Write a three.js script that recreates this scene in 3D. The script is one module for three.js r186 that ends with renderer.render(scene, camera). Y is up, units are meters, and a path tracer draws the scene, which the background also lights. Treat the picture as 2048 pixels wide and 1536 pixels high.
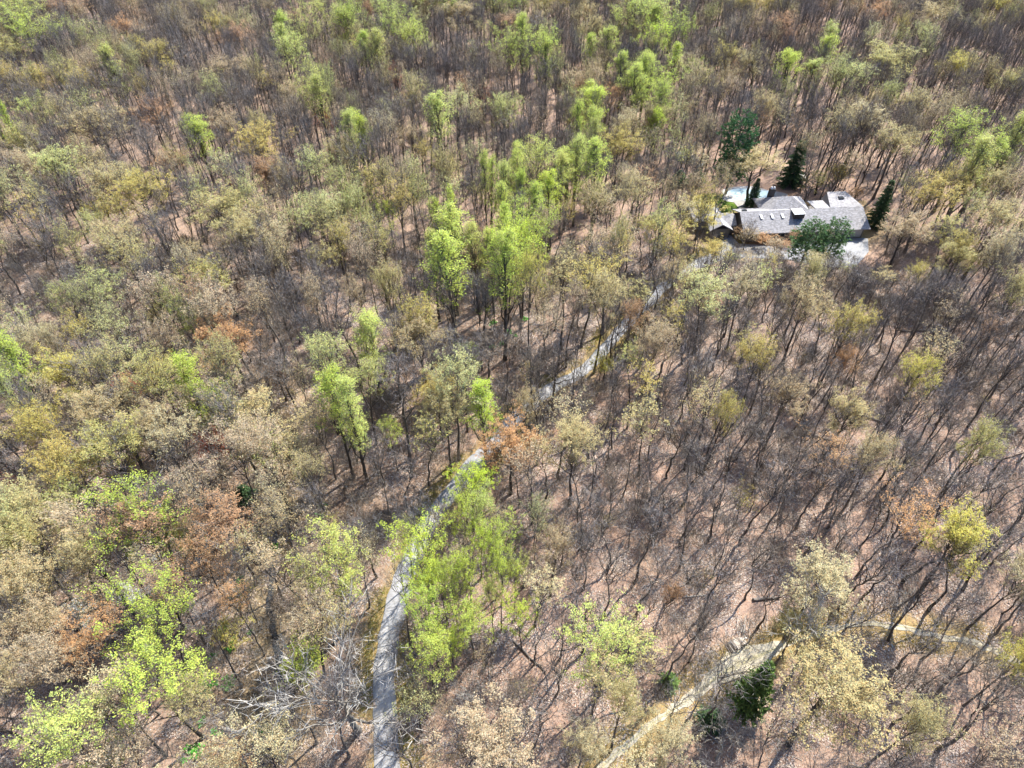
import * as THREE from 'three';
import { Sky } from 'three/addons/objects/Sky.js';
import { ImprovedNoise } from 'three/addons/math/ImprovedNoise.js';
import { mergeGeometries } from 'three/addons/utils/BufferGeometryUtils.js';

// ---------- camera, sky, sun, exposure ----------
const scene = new THREE.Scene();
const camera = new THREE.PerspectiveCamera(58.7, 4 / 3, 1, 4000);
camera.position.set(0, 94, 0);
camera.rotation.set(-Math.PI / 4, 0, 0);
camera.updateMatrixWorld();

const ELEV = 50 * Math.PI / 180;
const sunDir = new THREE.Vector3(0.7 * Math.cos(ELEV), Math.sin(ELEV), -0.714 * Math.cos(ELEV)).normalize();
const sky = new Sky();
sky.name = 'sky';
sky.scale.setScalar(3000);
sky.userData.kind = 'structure';
sky.material.uniforms.sunPosition.value.copy(sunDir);
sky.material.uniforms.turbidity.value = 5;
sky.material.uniforms.rayleigh.value = 0.7;
sky.material.uniforms.mieCoefficient.value = 0.004;
scene.add(sky);
scene.environmentIntensity = 0.215;

const sun = new THREE.DirectionalLight(new THREE.Color(1, 0.945, 0.84), 5);
sun.position.copy(sunDir).multiplyScalar(400).add(new THREE.Vector3(0, 0, -140));
sun.target.position.set(0, 0, -140);
sun.castShadow = true;
sun.shadow.mapSize.set(4096, 4096);
Object.assign(sun.shadow.camera, { left: -260, right: 260, top: 260, bottom: -260, near: 10, far: 900 });
scene.add(sun, sun.target);

const renderer = new THREE.WebGLRenderer({ antialias: true });
renderer.setSize(1024, 768);
renderer.toneMapping = THREE.LinearToneMapping;
renderer.toneMappingExposure = 2.55;
renderer.shadowMap.enabled = true;

// ---------- helpers ----------
function rng(seed) {
  let a = seed >>> 0;
  return () => {
    a = (a + 0x6D2B79F5) | 0;
    let t = Math.imul(a ^ (a >>> 15), 1 | a);
    t = (t + Math.imul(t ^ (t >>> 7), 61 | t)) ^ t;
    return ((t ^ (t >>> 14)) >>> 0) / 4294967296;
  };
}
const perlin = new ImprovedNoise();
const noise = (x, z, s, k = 0) => perlin.noise(x / s + 31.7, k * 7.3 + 0.37, z / s + 11.3);
const clamp = (v, a, b) => Math.min(b, Math.max(a, v));
const smooth = (a, b, v) => { const t = clamp((v - a) / (b - a), 0, 1); return t * t * (3 - 2 * t); };
const V = (x, y, z) => new THREE.Vector3(x, y, z);
const lin = (r, g, b) => new THREE.Color().setRGB(r, g, b);
const taken = {};
function numbered(name) {
  taken[name] = (taken[name] ?? -1) + 1;
  return taken[name] ? name + '_' + String(taken[name]).padStart(3, '0') : name;
}
function shade(o) { o.castShadow = o.receiveShadow = true; return o; }
function thing(name, label, category, x, y, z, turn = 0, group) {
  const g = new THREE.Group();
  g.name = numbered(name);
  g.position.set(x, y, z);
  g.rotation.y = turn;
  g.userData = { label, category };
  if (group) g.userData.group = group;
  scene.add(g);
  return g;
}
function part(name, geo, mat, parent) {
  const m = shade(new THREE.Mesh(geo, mat));
  m.name = name;
  parent.add(m);
  return m;
}
function setting(name, geo, mat, kind = 'structure') {
  const m = shade(new THREE.Mesh(geo, mat));
  m.name = name;
  m.userData.kind = kind;
  scene.add(m);
  return m;
}
// a growing list of triangles with a colour for each vertex
class Soup {
  constructor() { this.p = []; this.c = []; this.i = []; }
  v(x, y, z, c) { this.p.push(x, y, z); this.c.push(c[0], c[1], c[2]); return this.p.length / 3 - 1; }
  tri(a, b, c) { this.i.push(a, b, c); }
  geo(smoothed = false) {
    const g = new THREE.BufferGeometry();
    g.setAttribute('position', new THREE.Float32BufferAttribute(this.p, 3));
    g.setAttribute('color', new THREE.Float32BufferAttribute(this.c, 3));
    g.setIndex(this.i);
    if (smoothed) g.computeVertexNormals();
    return g;
  }
  // a tapered tube through the points
  tube(pts, rad, sides, colour) {
    const up = V(0, 0, 1), rings = [];
    for (let k = 0; k < pts.length; k++) {
      const t = pts[Math.min(k + 1, pts.length - 1)].clone().sub(pts[Math.max(k - 1, 0)]).normalize();
      const ref = Math.abs(t.z) > 0.85 ? V(1, 0, 0) : up;
      const a = ref.clone().cross(t).normalize(), b = t.clone().cross(a), ring = [];
      for (let s = 0; s < sides; s++) {
        const q = s / sides * Math.PI * 2, ca = Math.cos(q) * rad[k], cb = Math.sin(q) * rad[k];
        ring.push(this.v(pts[k].x + a.x * ca + b.x * cb, pts[k].y + a.y * ca + b.y * cb, pts[k].z + a.z * ca + b.z * cb, colour(k, s)));
      }
      rings.push(ring);
    }
    for (let k = 0; k + 1 < rings.length; k++)
      for (let s = 0; s < sides; s++) {
        const n = (s + 1) % sides;
        this.tri(rings[k][s], rings[k][n], rings[k + 1][n]);
        this.tri(rings[k][s], rings[k + 1][n], rings[k + 1][s]);
      }
  }
}

// ---------- the lie of the land ----------
const DRIVE = [[-15, -8], [-15.2, -18], [-15.5, -25], [-16, -28.4], [-16.6, -32], [-17.3, -37.8], [-17.4, -43.5], [-16.6, -48.8], [-15.1, -56.4], [-12.9, -62.8], [-10, -68.2], [-6.4, -74.1], [-2.2, -80.3], [1, -85.2], [4.8, -89.7], [9.3, -93.7], [14, -97.2], [19, -103.8], [23.4, -110.1], [29.3, -118.6], [34.1, -124.9], [40.2, -130.7], [48.7, -137.2], [56, -139.5]];
const TRAIL = [[3, -14], [9.9, -25], [17.2, -30.8], [24.5, -35.2], [29.1, -38.2], [36.5, -41.3], [42.4, -43.5], [50.1, -45], [55.7, -44.6], [60.8, -43.1], [65.2, -42], [71.2, -38.9], [80, -34]];
const STREAM = [[-47, -92], [-43, -80], [-40.5, -70], [-38, -60], [-36.2, -50.4], [-34.5, -45], [-32.3, -39.2], [-30.9, -34.5], [-31.6, -30], [-33.2, -24], [-36, -12]];
function curveOf(list) { return new THREE.CatmullRomCurve3(list.map(([x, z]) => V(x, 0, z)), false, 'centripetal').getSpacedPoints(160); }
const driveLine = curveOf(DRIVE), trailLine = curveOf(TRAIL), streamLine = curveOf(STREAM);
function distTo(line, x, z) {
  let best = 1e9;
  for (let i = 0; i + 1 < line.length; i++) {
    const a = line[i], b = line[i + 1], dx = b.x - a.x, dz = b.z - a.z;
    const t = clamp(((x - a.x) * dx + (z - a.z) * dz) / (dx * dx + dz * dz), 0, 1);
    const ex = a.x + dx * t - x, ez = a.z + dz * t - z, d = ex * ex + ez * ez;
    if (d < best) best = d;
  }
  return Math.sqrt(best);
}
const inHouse = (x, z, m = 0) => x > 47 - m && x < 88 + m && z > -157 - m && z < -142.5 + m;
const inCourt = (x, z, m = 0) => (x > 52 - m && x < 87.5 + m && z > -145 - m && z < -133 + m && z < -141.5 + (x - 52) * 0.18 + 4 + m);
const inPool = (x, z, m = 0) => ((x - 64.3) / (9 + m)) ** 2 + ((z + 166) / (4.4 + m)) ** 2 < 1;
const inLawn = (x, z) => ((x - 54.5) / 6) ** 2 + ((z + 161.5) / 5) ** 2 < 1;
function land(x, z) {
  const soft = 1 - smooth(34, 10, Math.hypot(Math.max(0, Math.abs(x - 68) - 24), Math.max(0, Math.abs(z + 152) - 22)));
  let y = (noise(x, z, 46) * 1.6 + noise(x, z, 17, 1) * 0.35) * soft;
  const ds = x < -22 && x > -60 && z > -105 ? distTo(streamLine, x, z) : 99;
  return y - 0.7 * smooth(4.5, 0.6, ds);
}

// ---------- ground ----------
function canvasTexture(size, draw, metres) {
  const c = document.createElement('canvas');
  c.width = c.height = size;
  draw(c.getContext('2d'), size);
  const t = new THREE.CanvasTexture(c);
  t.colorSpace = THREE.SRGBColorSpace;
  t.wrapS = t.wrapT = THREE.RepeatWrapping;
  t.magFilter = THREE.LinearFilter;
  t.repeat.set(1 / metres, 1 / metres);
  return t;
}
const litterMap = canvasTexture(2048, (g, S) => {
  const R = rng(5);
  g.fillStyle = 'rgb(196,180,168)';
  g.fillRect(0, 0, S, S);
  const tones = [[232, 206, 186], [214, 184, 164], [196, 160, 140], [170, 134, 116], [240, 222, 204], [142, 116, 102], [222, 190, 158], [120, 100, 90], [205, 196, 186]];
  for (let k = 0; k < 52000; k++) {
    const [r, q, b] = tones[Math.floor(R() * R() * 1.25 * tones.length) % tones.length], x = R() * S, y = R() * S, a = 2 + R() * 5;
    g.fillStyle = `rgba(${r},${q},${b},${0.55 + R() * 0.45})`;
    for (const [ox, oy] of [[0, 0], [x < 8 ? S : x > S - 8 ? -S : 0, y < 8 ? S : y > S - 8 ? -S : 0]]) {
      g.beginPath();
      g.ellipse(x + ox, y + oy, a, a * (0.35 + R() * 0.4), R() * 3.14, 0, 6.3);
      g.fill();
    }
  }
  for (let k = 0; k < 1500; k++) {
    const x = R() * S, y = R() * S, q = R() * 6.3, l = 8 + R() * 40;
    g.strokeStyle = R() < 0.5 ? 'rgba(92,80,72,0.7)' : 'rgba(214,206,196,0.6)';
    g.lineWidth = 0.8 + R() * 1.6;
    g.beginPath(); g.moveTo(x, y); g.lineTo(x + Math.cos(q) * l, y + Math.sin(q) * l); g.stroke();
  }
}, 26);
const litterMat = new THREE.MeshStandardMaterial({ map: litterMap, vertexColors: true, roughness: 0.95 });
{
  const axis = (stops) => {
    const out = [];
    for (const [a, b, d] of stops) for (let v = a; v < b - 1e-6; v += d) out.push(v);
    out.push(stops[stops.length - 1][1]);
    return out;
  };
  const xs = axis([[-1800, -400, 200], [-400, -240, 20], [-240, -110, 4], [-110, 110, 1.1], [110, 240, 4], [240, 400, 20], [400, 1800, 200]]);
  const zs = axis([[-2200, -450, 250], [-450, -350, 20], [-350, -190, 4], [-190, -10, 1.1], [-10, 40, 5], [40, 200, 40], [200, 1200, 250]]);
  const p = [], c = [], uv = [], ix = [];
  for (const z of zs) for (const x of xs) {
    const near = Math.abs(x) < 245 && z < 45 && z > -360;
    p.push(x, near ? land(x, z) : 0, z);
    uv.push(x, z);
    const n1 = noise(x, z, 38, 2), n2 = noise(x, z, 11, 3), n3 = noise(x, z, 3.7, 4);
    // pinkish beech and oak litter on the slope, greyer and mossier in the wet ground left of the drive
    let col = [0.485, 0.405, 0.355];
    const mix = (to, t) => { t = clamp(t, 0, 1); col = col.map((v, i) => v + (to[i] - v) * t); };
    mix([0.42, 0.37, 0.315], smooth(5, -45, x + z * 0.1) * 0.75 + n1 * 0.5);
    mix([0.41, 0.36, 0.315], noise(x, z, 60, 15) * 1.2);
    mix([0.33, 0.27, 0.23], n2 * 1.1 + n3 * 0.5 - 0.05);
    mix([0.5, 0.45, 0.37], n1 * 0.9 + n3 * 0.5 - 0.15);
    if (near && z > -190 && Math.abs(x) < 112) {
      const dd = distTo(driveLine, x, z), dt = distTo(trailLine, x, z), ds = distTo(streamLine, x, z);
      mix([0.40, 0.37, 0.13], smooth(5.2, 1.8, dd + n3 * 2.4 + n2 * 1.8) * 0.8);
      mix([0.45, 0.41, 0.15], smooth(4.0, 1.4, dt + n3 * 2) * 0.75);
      mix([0.36, 0.36, 0.20], smooth(9, 2, ds + n3 * 3 + n2 * 4) * 0.6);
      mix([0.17, 0.15, 0.12], smooth(1.3, 0.6, ds + n3 * 0.6) * 0.4);
      if (inLawn(x, z)) col = [0.20 + n3 * 0.05, 0.36 + n3 * 0.07, 0.05];
      else if (inHouse(x, z, 6)) mix([0.32, 0.30, 0.13], 0.6 + n2);
    }
    c.push(...col);
  }
  for (let j = 0; j + 1 < zs.length; j++) for (let i = 0; i + 1 < xs.length; i++) {
    const a = j * xs.length + i, b = a + 1, d = a + xs.length, e = d + 1;
    ix.push(a, d, b, b, d, e);
  }
  const g = new THREE.BufferGeometry();
  g.setAttribute('position', new THREE.Float32BufferAttribute(p, 3));
  g.setAttribute('color', new THREE.Float32BufferAttribute(c, 3));
  g.setAttribute('uv', new THREE.Float32BufferAttribute(uv, 2));
  g.setIndex(ix);
  g.computeVertexNormals();
  setting('ground', g, litterMat);
}
// ribbons that follow the land
function ribbon(line, half, lift, wob, seed, cols) {
  const p = [], c = [], uv = [], ix = [], n = 7;
  line.forEach((q, k) => {
    const a = line[Math.max(0, k - 1)], b = line[Math.min(line.length - 1, k + 1)], t = V(b.x - a.x, 0, b.z - a.z).normalize();
    for (let s = 0; s < n; s++) {
      const f = s / (n - 1) * 2 - 1, edge = Math.abs(f) > 0.9 ? noise(q.x, q.z, 1.3, seed + f * 3) * wob + noise(q.x, q.z, 5, seed - f * 3) * wob : 0;
      const w = f * (half(k / line.length) + edge), x = q.x - t.z * w, z = q.z + t.x * w;
      p.push(x, land(x, z) + lift, z);
      uv.push(x, z);
      c.push(...cols(x, z, f));
    }
  });
  for (let k = 0; k + 1 < line.length; k++) for (let s = 0; s + 1 < n; s++) {
    const a = k * n + s, b = a + 1, d = a + n, e = d + 1;
    ix.push(a, b, d, b, e, d);
  }
  const g = new THREE.BufferGeometry();
  g.setAttribute('position', new THREE.Float32BufferAttribute(p, 3));
  g.setAttribute('color', new THREE.Float32BufferAttribute(c, 3));
  g.setAttribute('uv', new THREE.Float32BufferAttribute(uv, 2));
  g.setIndex(ix);
  g.computeVertexNormals();
  return g;
}
const gritMap = canvasTexture(1024, (g, S) => {
  const R = rng(9);
  g.fillStyle = 'rgb(206,206,208)';
  g.fillRect(0, 0, S, S);
  for (let k = 0; k < 42000; k++) {
    const v = 140 + R() * 115;
    g.fillStyle = `rgba(${v},${v - 1},${v - 3},0.6)`;
    g.fillRect(R() * S, R() * S, 1 + R() * 3, 1 + R() * 3);
  }
  for (let k = 0; k < 1500; k++) {
    g.fillStyle = R() < 0.6 ? 'rgba(150,122,104,0.7)' : 'rgba(96,88,80,0.6)';
    g.beginPath(); g.ellipse(R() * S, R() * S, 2 + R() * 4, 1 + R() * 2.5, R() * 3, 0, 6.3); g.fill();
  }
}, 9);
const gritMat = new THREE.MeshStandardMaterial({ map: gritMap, vertexColors: true, roughness: 0.92 });
setting('driveway', ribbon(driveLine, (t) => 1.55 - 0.25 * smooth(0.35, 0.6, t) + 0.7 * smooth(0.86, 1, t), 0.07, 0.35, 3, (x, z, f) => {
  const n = noise(x, z, 1.1, 7) * 0.1 + noise(x, z, 3.1, 6) * 0.08 + noise(x, z, 9, 8) * 0.06, track = Math.abs(Math.abs(f) - 0.45) < 0.2 ? 0.05 : Math.abs(f) > 0.8 ? -0.12 : -0.03;
  return [0.47 + n + track, 0.465 + n + track, 0.46 + n + track];
}), gritMat);
setting('dirt_trail', ribbon(trailLine, (t) => 0.45 + 1.6 * Math.exp(-(((t - 0.43) / 0.05) ** 2)), 0.06, 0.5, 5, (x, z, f) => {
  const n = noise(x, z, 1.6, 9) * 0.1;
  return Math.abs(f) < 0.25 ? [0.45 + n, 0.4 + n, 0.22 + n * 0.5] : [0.62 + n, 0.55 + n, 0.4 + n];
}), gritMat);
setting('stream', ribbon(streamLine, () => 0.5, 0.16, 0.5, 8, () => [0.035, 0.04, 0.045]),
  new THREE.MeshPhysicalMaterial({ vertexColors: true, roughness: 0.08, specularIntensity: 1 }));
// the parking court before the house, the patio and the lawn
function sheet(poly, lift, step, colour, mat, name) {
  const shape = new THREE.Shape(poly.map(([x, z]) => new THREE.Vector2(x, -z)));
  const g = new THREE.ShapeGeometry(shape, 12);
  g.rotateX(-Math.PI / 2);
  const p = g.attributes.position, uv = [], c = [];
  for (let i = 0; i < p.count; i++) {
    p.setY(i, land(p.getX(i), p.getZ(i)) + lift);
    uv.push(p.getX(i), p.getZ(i));
    c.push(...colour);
  }
  g.setAttribute('uv', new THREE.Float32BufferAttribute(uv, 2));
  g.setAttribute('color', new THREE.Float32BufferAttribute(c, 3));
  g.computeVertexNormals();
  return setting(name, g, mat);
}
sheet([[50.5, -141.6], [53.2, -146.3], [54.4, -146.2], [55.5, -142.6], [62, -141.8], [70, -143.2], [84, -145.2], [88, -144.8], [86, -139], [80.5, -132.6], [74, -132.4], [66, -135.8], [58, -136.4], [52, -136.8], [47.5, -137]], 0.1, 1, [0.42, 0.42, 0.42], gritMat, 'parking_court');
const roundish = (cx, cz, rx, rz, k, seed) => Array.from({ length: k }, (_, i) => {
  const q = i / k * Math.PI * 2, w = 1 + 0.12 * Math.sin(q * 3 + seed) + 0.06 * Math.sin(q * 5 + seed * 2);
  return [cx + Math.cos(q) * rx * w, cz + Math.sin(q) * rz * w];
});
sheet(roundish(64.3, -166, 8.6, 4.2, 40, 1), 0.08, 1, [0.6, 0.585, 0.56], gritMat, 'patio');
sheet([[58.6, -163], [72, -163], [71, -156], [60, -156]], 0.1, 1, [0.5, 0.47, 0.42], gritMat, 'terrace');
sheet(roundish(64.2, -166.2, 6.4, 2.9, 40, 2), 0.13, 1, [0.42, 0.54, 0.56], new THREE.MeshStandardMaterial({ vertexColors: true, roughness: 0.35 }), 'swimming_pool');

// ---------- how trees grow ----------
// every pattern is grown once: stem (trunk, limbs, boughs), twigs, leaves; the trees share them
function pathBetween(a, b, lift, R, n, wob) {
  const d = b.clone().sub(a), L = d.length(), mid = a.clone().addScaledVector(d, 0.5).add(V((R() - 0.5) * L * wob, -lift * L, (R() - 0.5) * L * wob)), out = [];
  for (let k = 0; k <= n; k++) {
    const t = k / n, q = a.clone().multiplyScalar((1 - t) * (1 - t)).addScaledVector(mid, 2 * t * (1 - t)).addScaledVector(b, t * t);
    if (k && k < n) q.add(V((R() - 0.5), (R() - 0.5), (R() - 0.5)).multiplyScalar(L * 0.05));
    out.push(q);
  }
  return out;
}
const along = (pts, t) => { const f = clamp(t, 0, 0.9999) * (pts.length - 1), k = Math.floor(f); return pts[k].clone().lerp(pts[k + 1], f - k); };
const heading = (pts, t) => { const k = Math.min(Math.floor(clamp(t, 0, 0.9999) * (pts.length - 1)), pts.length - 2); return pts[k + 1].clone().sub(pts[k]).normalize(); };
const anyDir = (R) => { const z = R() * 2 - 1, q = R() * 6.2832, s = Math.sqrt(1 - z * z); return V(Math.cos(q) * s, z, Math.sin(q) * s); };

function grow(o) {
  const R = rng(o.seed), stem = new Soup(), twig = new Soup(), leaf = new Soup(), thin = new Soup();
  const H = o.h, CB = o.h * o.base, env = (y) => {
    const t = clamp((y - CB) / (H - CB), 0, 1);
    if (o.shape === 'dome') return o.r * Math.sqrt(Math.max(0.02, 1 - Math.pow(Math.abs(t - 0.42) / 0.6, 2.2)));
    if (o.shape === 'spire') return o.r * Math.max(0.12, Math.pow(1 - t, 0.62) * Math.min(1, 0.55 + t * 2.2));
    return o.r * clamp(0.35 + t * 1.1 - Math.max(0, t - 0.65) * 2.1, 0.12, 1);     // vase
  };
  const bark = (k, s) => { const v = 0.72 + R() * 0.5; return [v, v * (0.97 + R() * 0.05), v * (0.94 + R() * 0.06)]; };
  const twigTone = () => { const v = 0.65 + R() * 0.6; return [v, v, v]; };
  // trunk
  const topY = H * (o.shape === 'dome' ? 0.72 + R() * 0.1 : o.shape === 'vase' ? 0.55 + R() * 0.15 : 0.97), N = 9, trunk = [], lean = anyDir(R).multiplyScalar(o.lean ?? 0.5);
  let wx = 0, wz = 0;
  for (let k = 0; k <= N; k++) {
    const t = k / N;
    wx += (R() - 0.5) * o.crook; wz += (R() - 0.5) * o.crook;
    trunk.push(V(k ? wx + lean.x * t * t * 2 : 0, t * topY - (k ? 0 : 0.4), k ? wz + lean.z * t * t * 2 : 0));
  }
  const rAt = (t) => o.tr * (1 - 0.82 * Math.pow(t, 1.15)) * (t < 0.04 ? 1.35 : 1);
  stem.tube(trunk, trunk.map((_, k) => rAt(k / N)), 7, bark);
  const clump = (p, size) => {
    for (let k = 0; k < o.leaves; k++) {
      const c = p.clone().addScaledVector(anyDir(R), size * (0.25 + R() * 0.9)), q0 = R() * 6.2832, d = V(Math.cos(q0), (R() - 0.5) * 1.1, Math.sin(q0)).normalize(), a = V(-Math.sin(q0), (R() - 0.5) * 1.1, Math.cos(q0)).normalize();
      const l = o.leaf * (0.6 + R() * 0.8), w = l * (0.35 + R() * 0.3), v = 0.72 + R() * 0.5, hue = (R() - 0.5) * 0.22, col = [v * (1 + hue), v * (1 - hue * 0.25), v * (1 - hue * 0.8)];
      for (const S of k % o.thin ? [leaf] : [leaf, thin]) {
        const q = [c.clone().addScaledVector(d, -l / 2), c.clone().addScaledVector(a, w / 2), c.clone().addScaledVector(d, l / 2), c.clone().addScaledVector(a, -w / 2)].map((u) => S.v(u.x, u.y, u.z, col));
        S.tri(q[0], q[1], q[2]); S.tri(q[0], q[2], q[3]);
      }
    }
  };
  const blade = (a, b, w, col) => {
    const d = b.clone().sub(a), s = d.clone().cross(anyDir(R)).normalize().multiplyScalar(w / 2);
    const i = twig.v(a.x + s.x, a.y + s.y, a.z + s.z, col), j = twig.v(a.x - s.x, a.y - s.y, a.z - s.z, col), e = twig.v(b.x + s.x * 0.3, b.y + s.y * 0.3, b.z + s.z * 0.3, col), f = twig.v(b.x - s.x * 0.3, b.y - s.y * 0.3, b.z - s.z * 0.3, col);
    twig.tri(i, j, e); twig.tri(j, f, e);
  };
  let leafy = true;
  const makeTwig = (a, dir, L) => {
    const b = a.clone().addScaledVector(dir, L), col = twigTone();
    blade(a, b, o.twigW, col);
    for (let k = 0; k < o.twiglets; k++) {
      const t = 0.25 + R() * 0.75, s = a.clone().lerp(b, t), d = dir.clone().addScaledVector(anyDir(R), 0.85).normalize(), e = s.clone().addScaledVector(d, L * (0.35 + R() * 0.35));
      blade(s, e, o.twigW * 0.6, col);
      if (o.leaves && leafy && R() < o.fill) clump(e, o.clump);
    }
    if (o.leaves && leafy && R() < o.fill) clump(b, o.clump);
  };
  const makeBough = (a, dir, L, rad) => {
    const b = a.clone().addScaledVector(dir, L);
    leafy = R() > (o.gaps ?? 0.1);
    b.y += L * 0.12;
    const pts = pathBetween(a, b, 0.06, R, 3, 0.22);
    stem.tube(pts, [rad, rad * 0.72, rad * 0.48, rad * 0.25], 3, bark);
    for (let k = 0; k < o.twigs; k++) {
      const t = 0.18 + 0.82 * (k + R()) / o.twigs;
      makeTwig(along(pts, t), heading(pts, t).addScaledVector(anyDir(R), 0.8).add(V(0, 0.25, 0)).normalize(), (0.55 + R() * 0.75) * o.twigL);
    }
  };
  const makeLimb = (a, b, rad) => {
    const pts = pathBetween(a, b, o.droop ?? 0.1, R, 5, 0.2), L = a.distanceTo(b);
    stem.tube(pts, pts.map((_, k) => rad * (1 - 0.8 * k / 5)), 5, bark);
    for (let k = 0; k < o.boughs; k++) {
      const t = 0.22 + 0.78 * (k + R() * 0.9) / o.boughs, h = heading(pts, t), side = anyDir(R);
      makeBough(along(pts, t), h.multiplyScalar(0.75).addScaledVector(side, 0.75).add(V(0, 0.22, 0)).normalize(), L * (0.2 + R() * 0.24) * (1.15 - 0.45 * t) + 0.5, Math.max(0.03, rad * 0.5 * (1 - 0.5 * t)));
    }
  };
  for (let k = 0; k < o.limbs; k++) {
    const f = (k + R() * 0.8) / o.limbs, y0 = CB * 0.92 + (topY - CB * 0.92) * Math.pow(f, 0.85), t0 = y0 / topY, a = along(trunk, t0), q = k * 2.399 + R() * 0.9;
    const rise = (H - y0) * (o.shape === 'spire' ? 0.38 + R() * 0.42 : 0.45 + R() * 0.5), yE = Math.min(H * 0.985, y0 + rise), d = env(yE) * (o.shape === 'spire' ? 0.5 + R() * 0.62 : 0.66 + R() * 0.42);
    makeLimb(a, V(trunk[N].x * 0.6 + Math.cos(q) * d, yE, trunk[N].z * 0.6 + Math.sin(q) * d), Math.max(0.06, rAt(t0) * (0.5 + R() * 0.16)));
  }
  if (o.shape !== 'spire') for (let k = 0; k < 4; k++) {
    const q = k * 1.6 + R(), d = env(H * 0.93) * (0.25 + R() * 0.5);
    makeLimb(trunk[N].clone(), V(trunk[N].x + Math.cos(q) * d, H * (0.93 + R() * 0.07), trunk[N].z + Math.sin(q) * d), rAt(1) * 0.9);
  }
  for (let k = 0; k < (o.snags ?? 3); k++) {        // short dead stubs on the bare part of the trunk
    const t = 0.2 + R() * 0.4 * o.base * 2, q = R() * 6.3, a = along(trunk, t), b = a.clone().add(V(Math.cos(q), 0.3 * R(), Math.sin(q)).multiplyScalar(0.7 + R() * 1.6));
    stem.tube([a, b], [0.035, 0.012], 3, bark);
  }
  return { h: H, r: o.r, stem: stem.geo(true), twigs: twig.geo(), leaves: o.leaves ? leaf.geo() : null, thin: o.leaves ? thin.geo() : null, tris: [stem.i.length / 3, twig.i.length / 3, leaf.i.length / 3] };
}
const patterns = {};
const family = (name, n, make) => { patterns[name] = Array.from({ length: n }, (_, k) => grow(make(k))); };
const base0 = { crook: 0.16, lean: 0.5, twigW: 0.035, twigL: 1, twiglets: 3, thin: 3, fill: 1, clump: 0.3, snags: 3 };
family('tulip', 6, (k) => ({ ...base0, seed: 100 + k, shape: 'spire', h: 24, r: 4, base: 0.2 + 0.05 * (k % 3), tr: 0.29, gaps: 0.32, limbs: 19, boughs: 6, twigs: 5, leaves: 6, leaf: 0.2, clump: 0.48, twiglets: 2, fill: 0.9, twigL: 1, droop: 0.12 }));
family('airy', 5, (k) => ({ ...base0, seed: 150 + k, shape: k % 2 ? 'vase' : 'dome', h: 19, r: 5, base: 0.3 + 0.04 * (k % 3), tr: 0.25, crook: 0.34, lean: 1, gaps: 0.36, limbs: 11, boughs: 6, twigs: 6, leaves: 6, leaf: 0.215, clump: 0.42, twiglets: 2, fill: 0.92, twigL: 1.1, droop: 0.1 }));
family('dome', 7, (k) => ({ ...base0, seed: 200 + k, shape: 'dome', h: 19, r: 5, base: 0.42 + 0.04 * (k % 3), tr: 0.3, crook: 0.28, limbs: 13, boughs: 6, twigs: 6, leaves: 5, leaf: 0.195, clump: 0.32, twiglets: 3, fill: 0.88, droop: 0.08 }));
family('bare', 8, (k) => ({ ...base0, seed: 300 + k, shape: k % 3 ? 'dome' : 'vase', h: 20, r: 4, base: 0.4 + 0.05 * (k % 4), tr: 0.2 + 0.02 * (k % 3), crook: 0.34, lean: 0.9, limbs: 10, boughs: 5, twigs: 6, leaves: 4, leaf: 0.185, clump: 0.3, twiglets: 3, fill: 0.8, twigW: 0.04, thin: 3, gaps: 0.15 }));
family('leggy', 7, (k) => ({ ...base0, seed: 350 + k, shape: k % 2 ? 'dome' : 'vase', h: 19, r: 2.2, base: 0.5 + 0.05 * (k % 3), tr: 0.15 + 0.015 * (k % 3), crook: 0.42, lean: 1.1, limbs: 7, boughs: 4, twigs: 5, leaves: 4, leaf: 0.19, clump: 0.28, twiglets: 2, fill: 0.8, twigW: 0.036, thin: 3, gaps: 0.3, snags: 6 }));
family('spread', 3, (k) => ({ ...base0, seed: 400 + k, shape: 'vase', h: 15, r: 6, base: 0.28, tr: 0.3, crook: 0.35, limbs: 11, boughs: 6, twigs: 6, leaves: 0, twiglets: 2, twigW: 0.06, twigL: 1.1, droop: -0.05 }));
family('sapling', 5, (k) => ({ ...base0, seed: 500 + k, shape: 'vase', h: 8, r: 1.9, base: 0.25, tr: 0.07, crook: 0.2, lean: 0.8, limbs: 8, boughs: 3, twigs: 5, leaves: 2, leaf: 0.14, clump: 0.2, twiglets: 3, fill: 0.5, twigL: 0.7, twigW: 0.028, snags: 0, thin: 2 }));
family('shrub', 4, (k) => ({ ...base0, seed: 600 + k, shape: 'dome', h: 5, r: 2.6, base: 0.08, tr: 0.07, crook: 0.15, limbs: 12, boughs: 4, twigs: 5, leaves: 3, leaf: 0.16, clump: 0.22, twiglets: 3, fill: 0.7, twigL: 0.7, twigW: 0.025, snags: 0 }));

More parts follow.
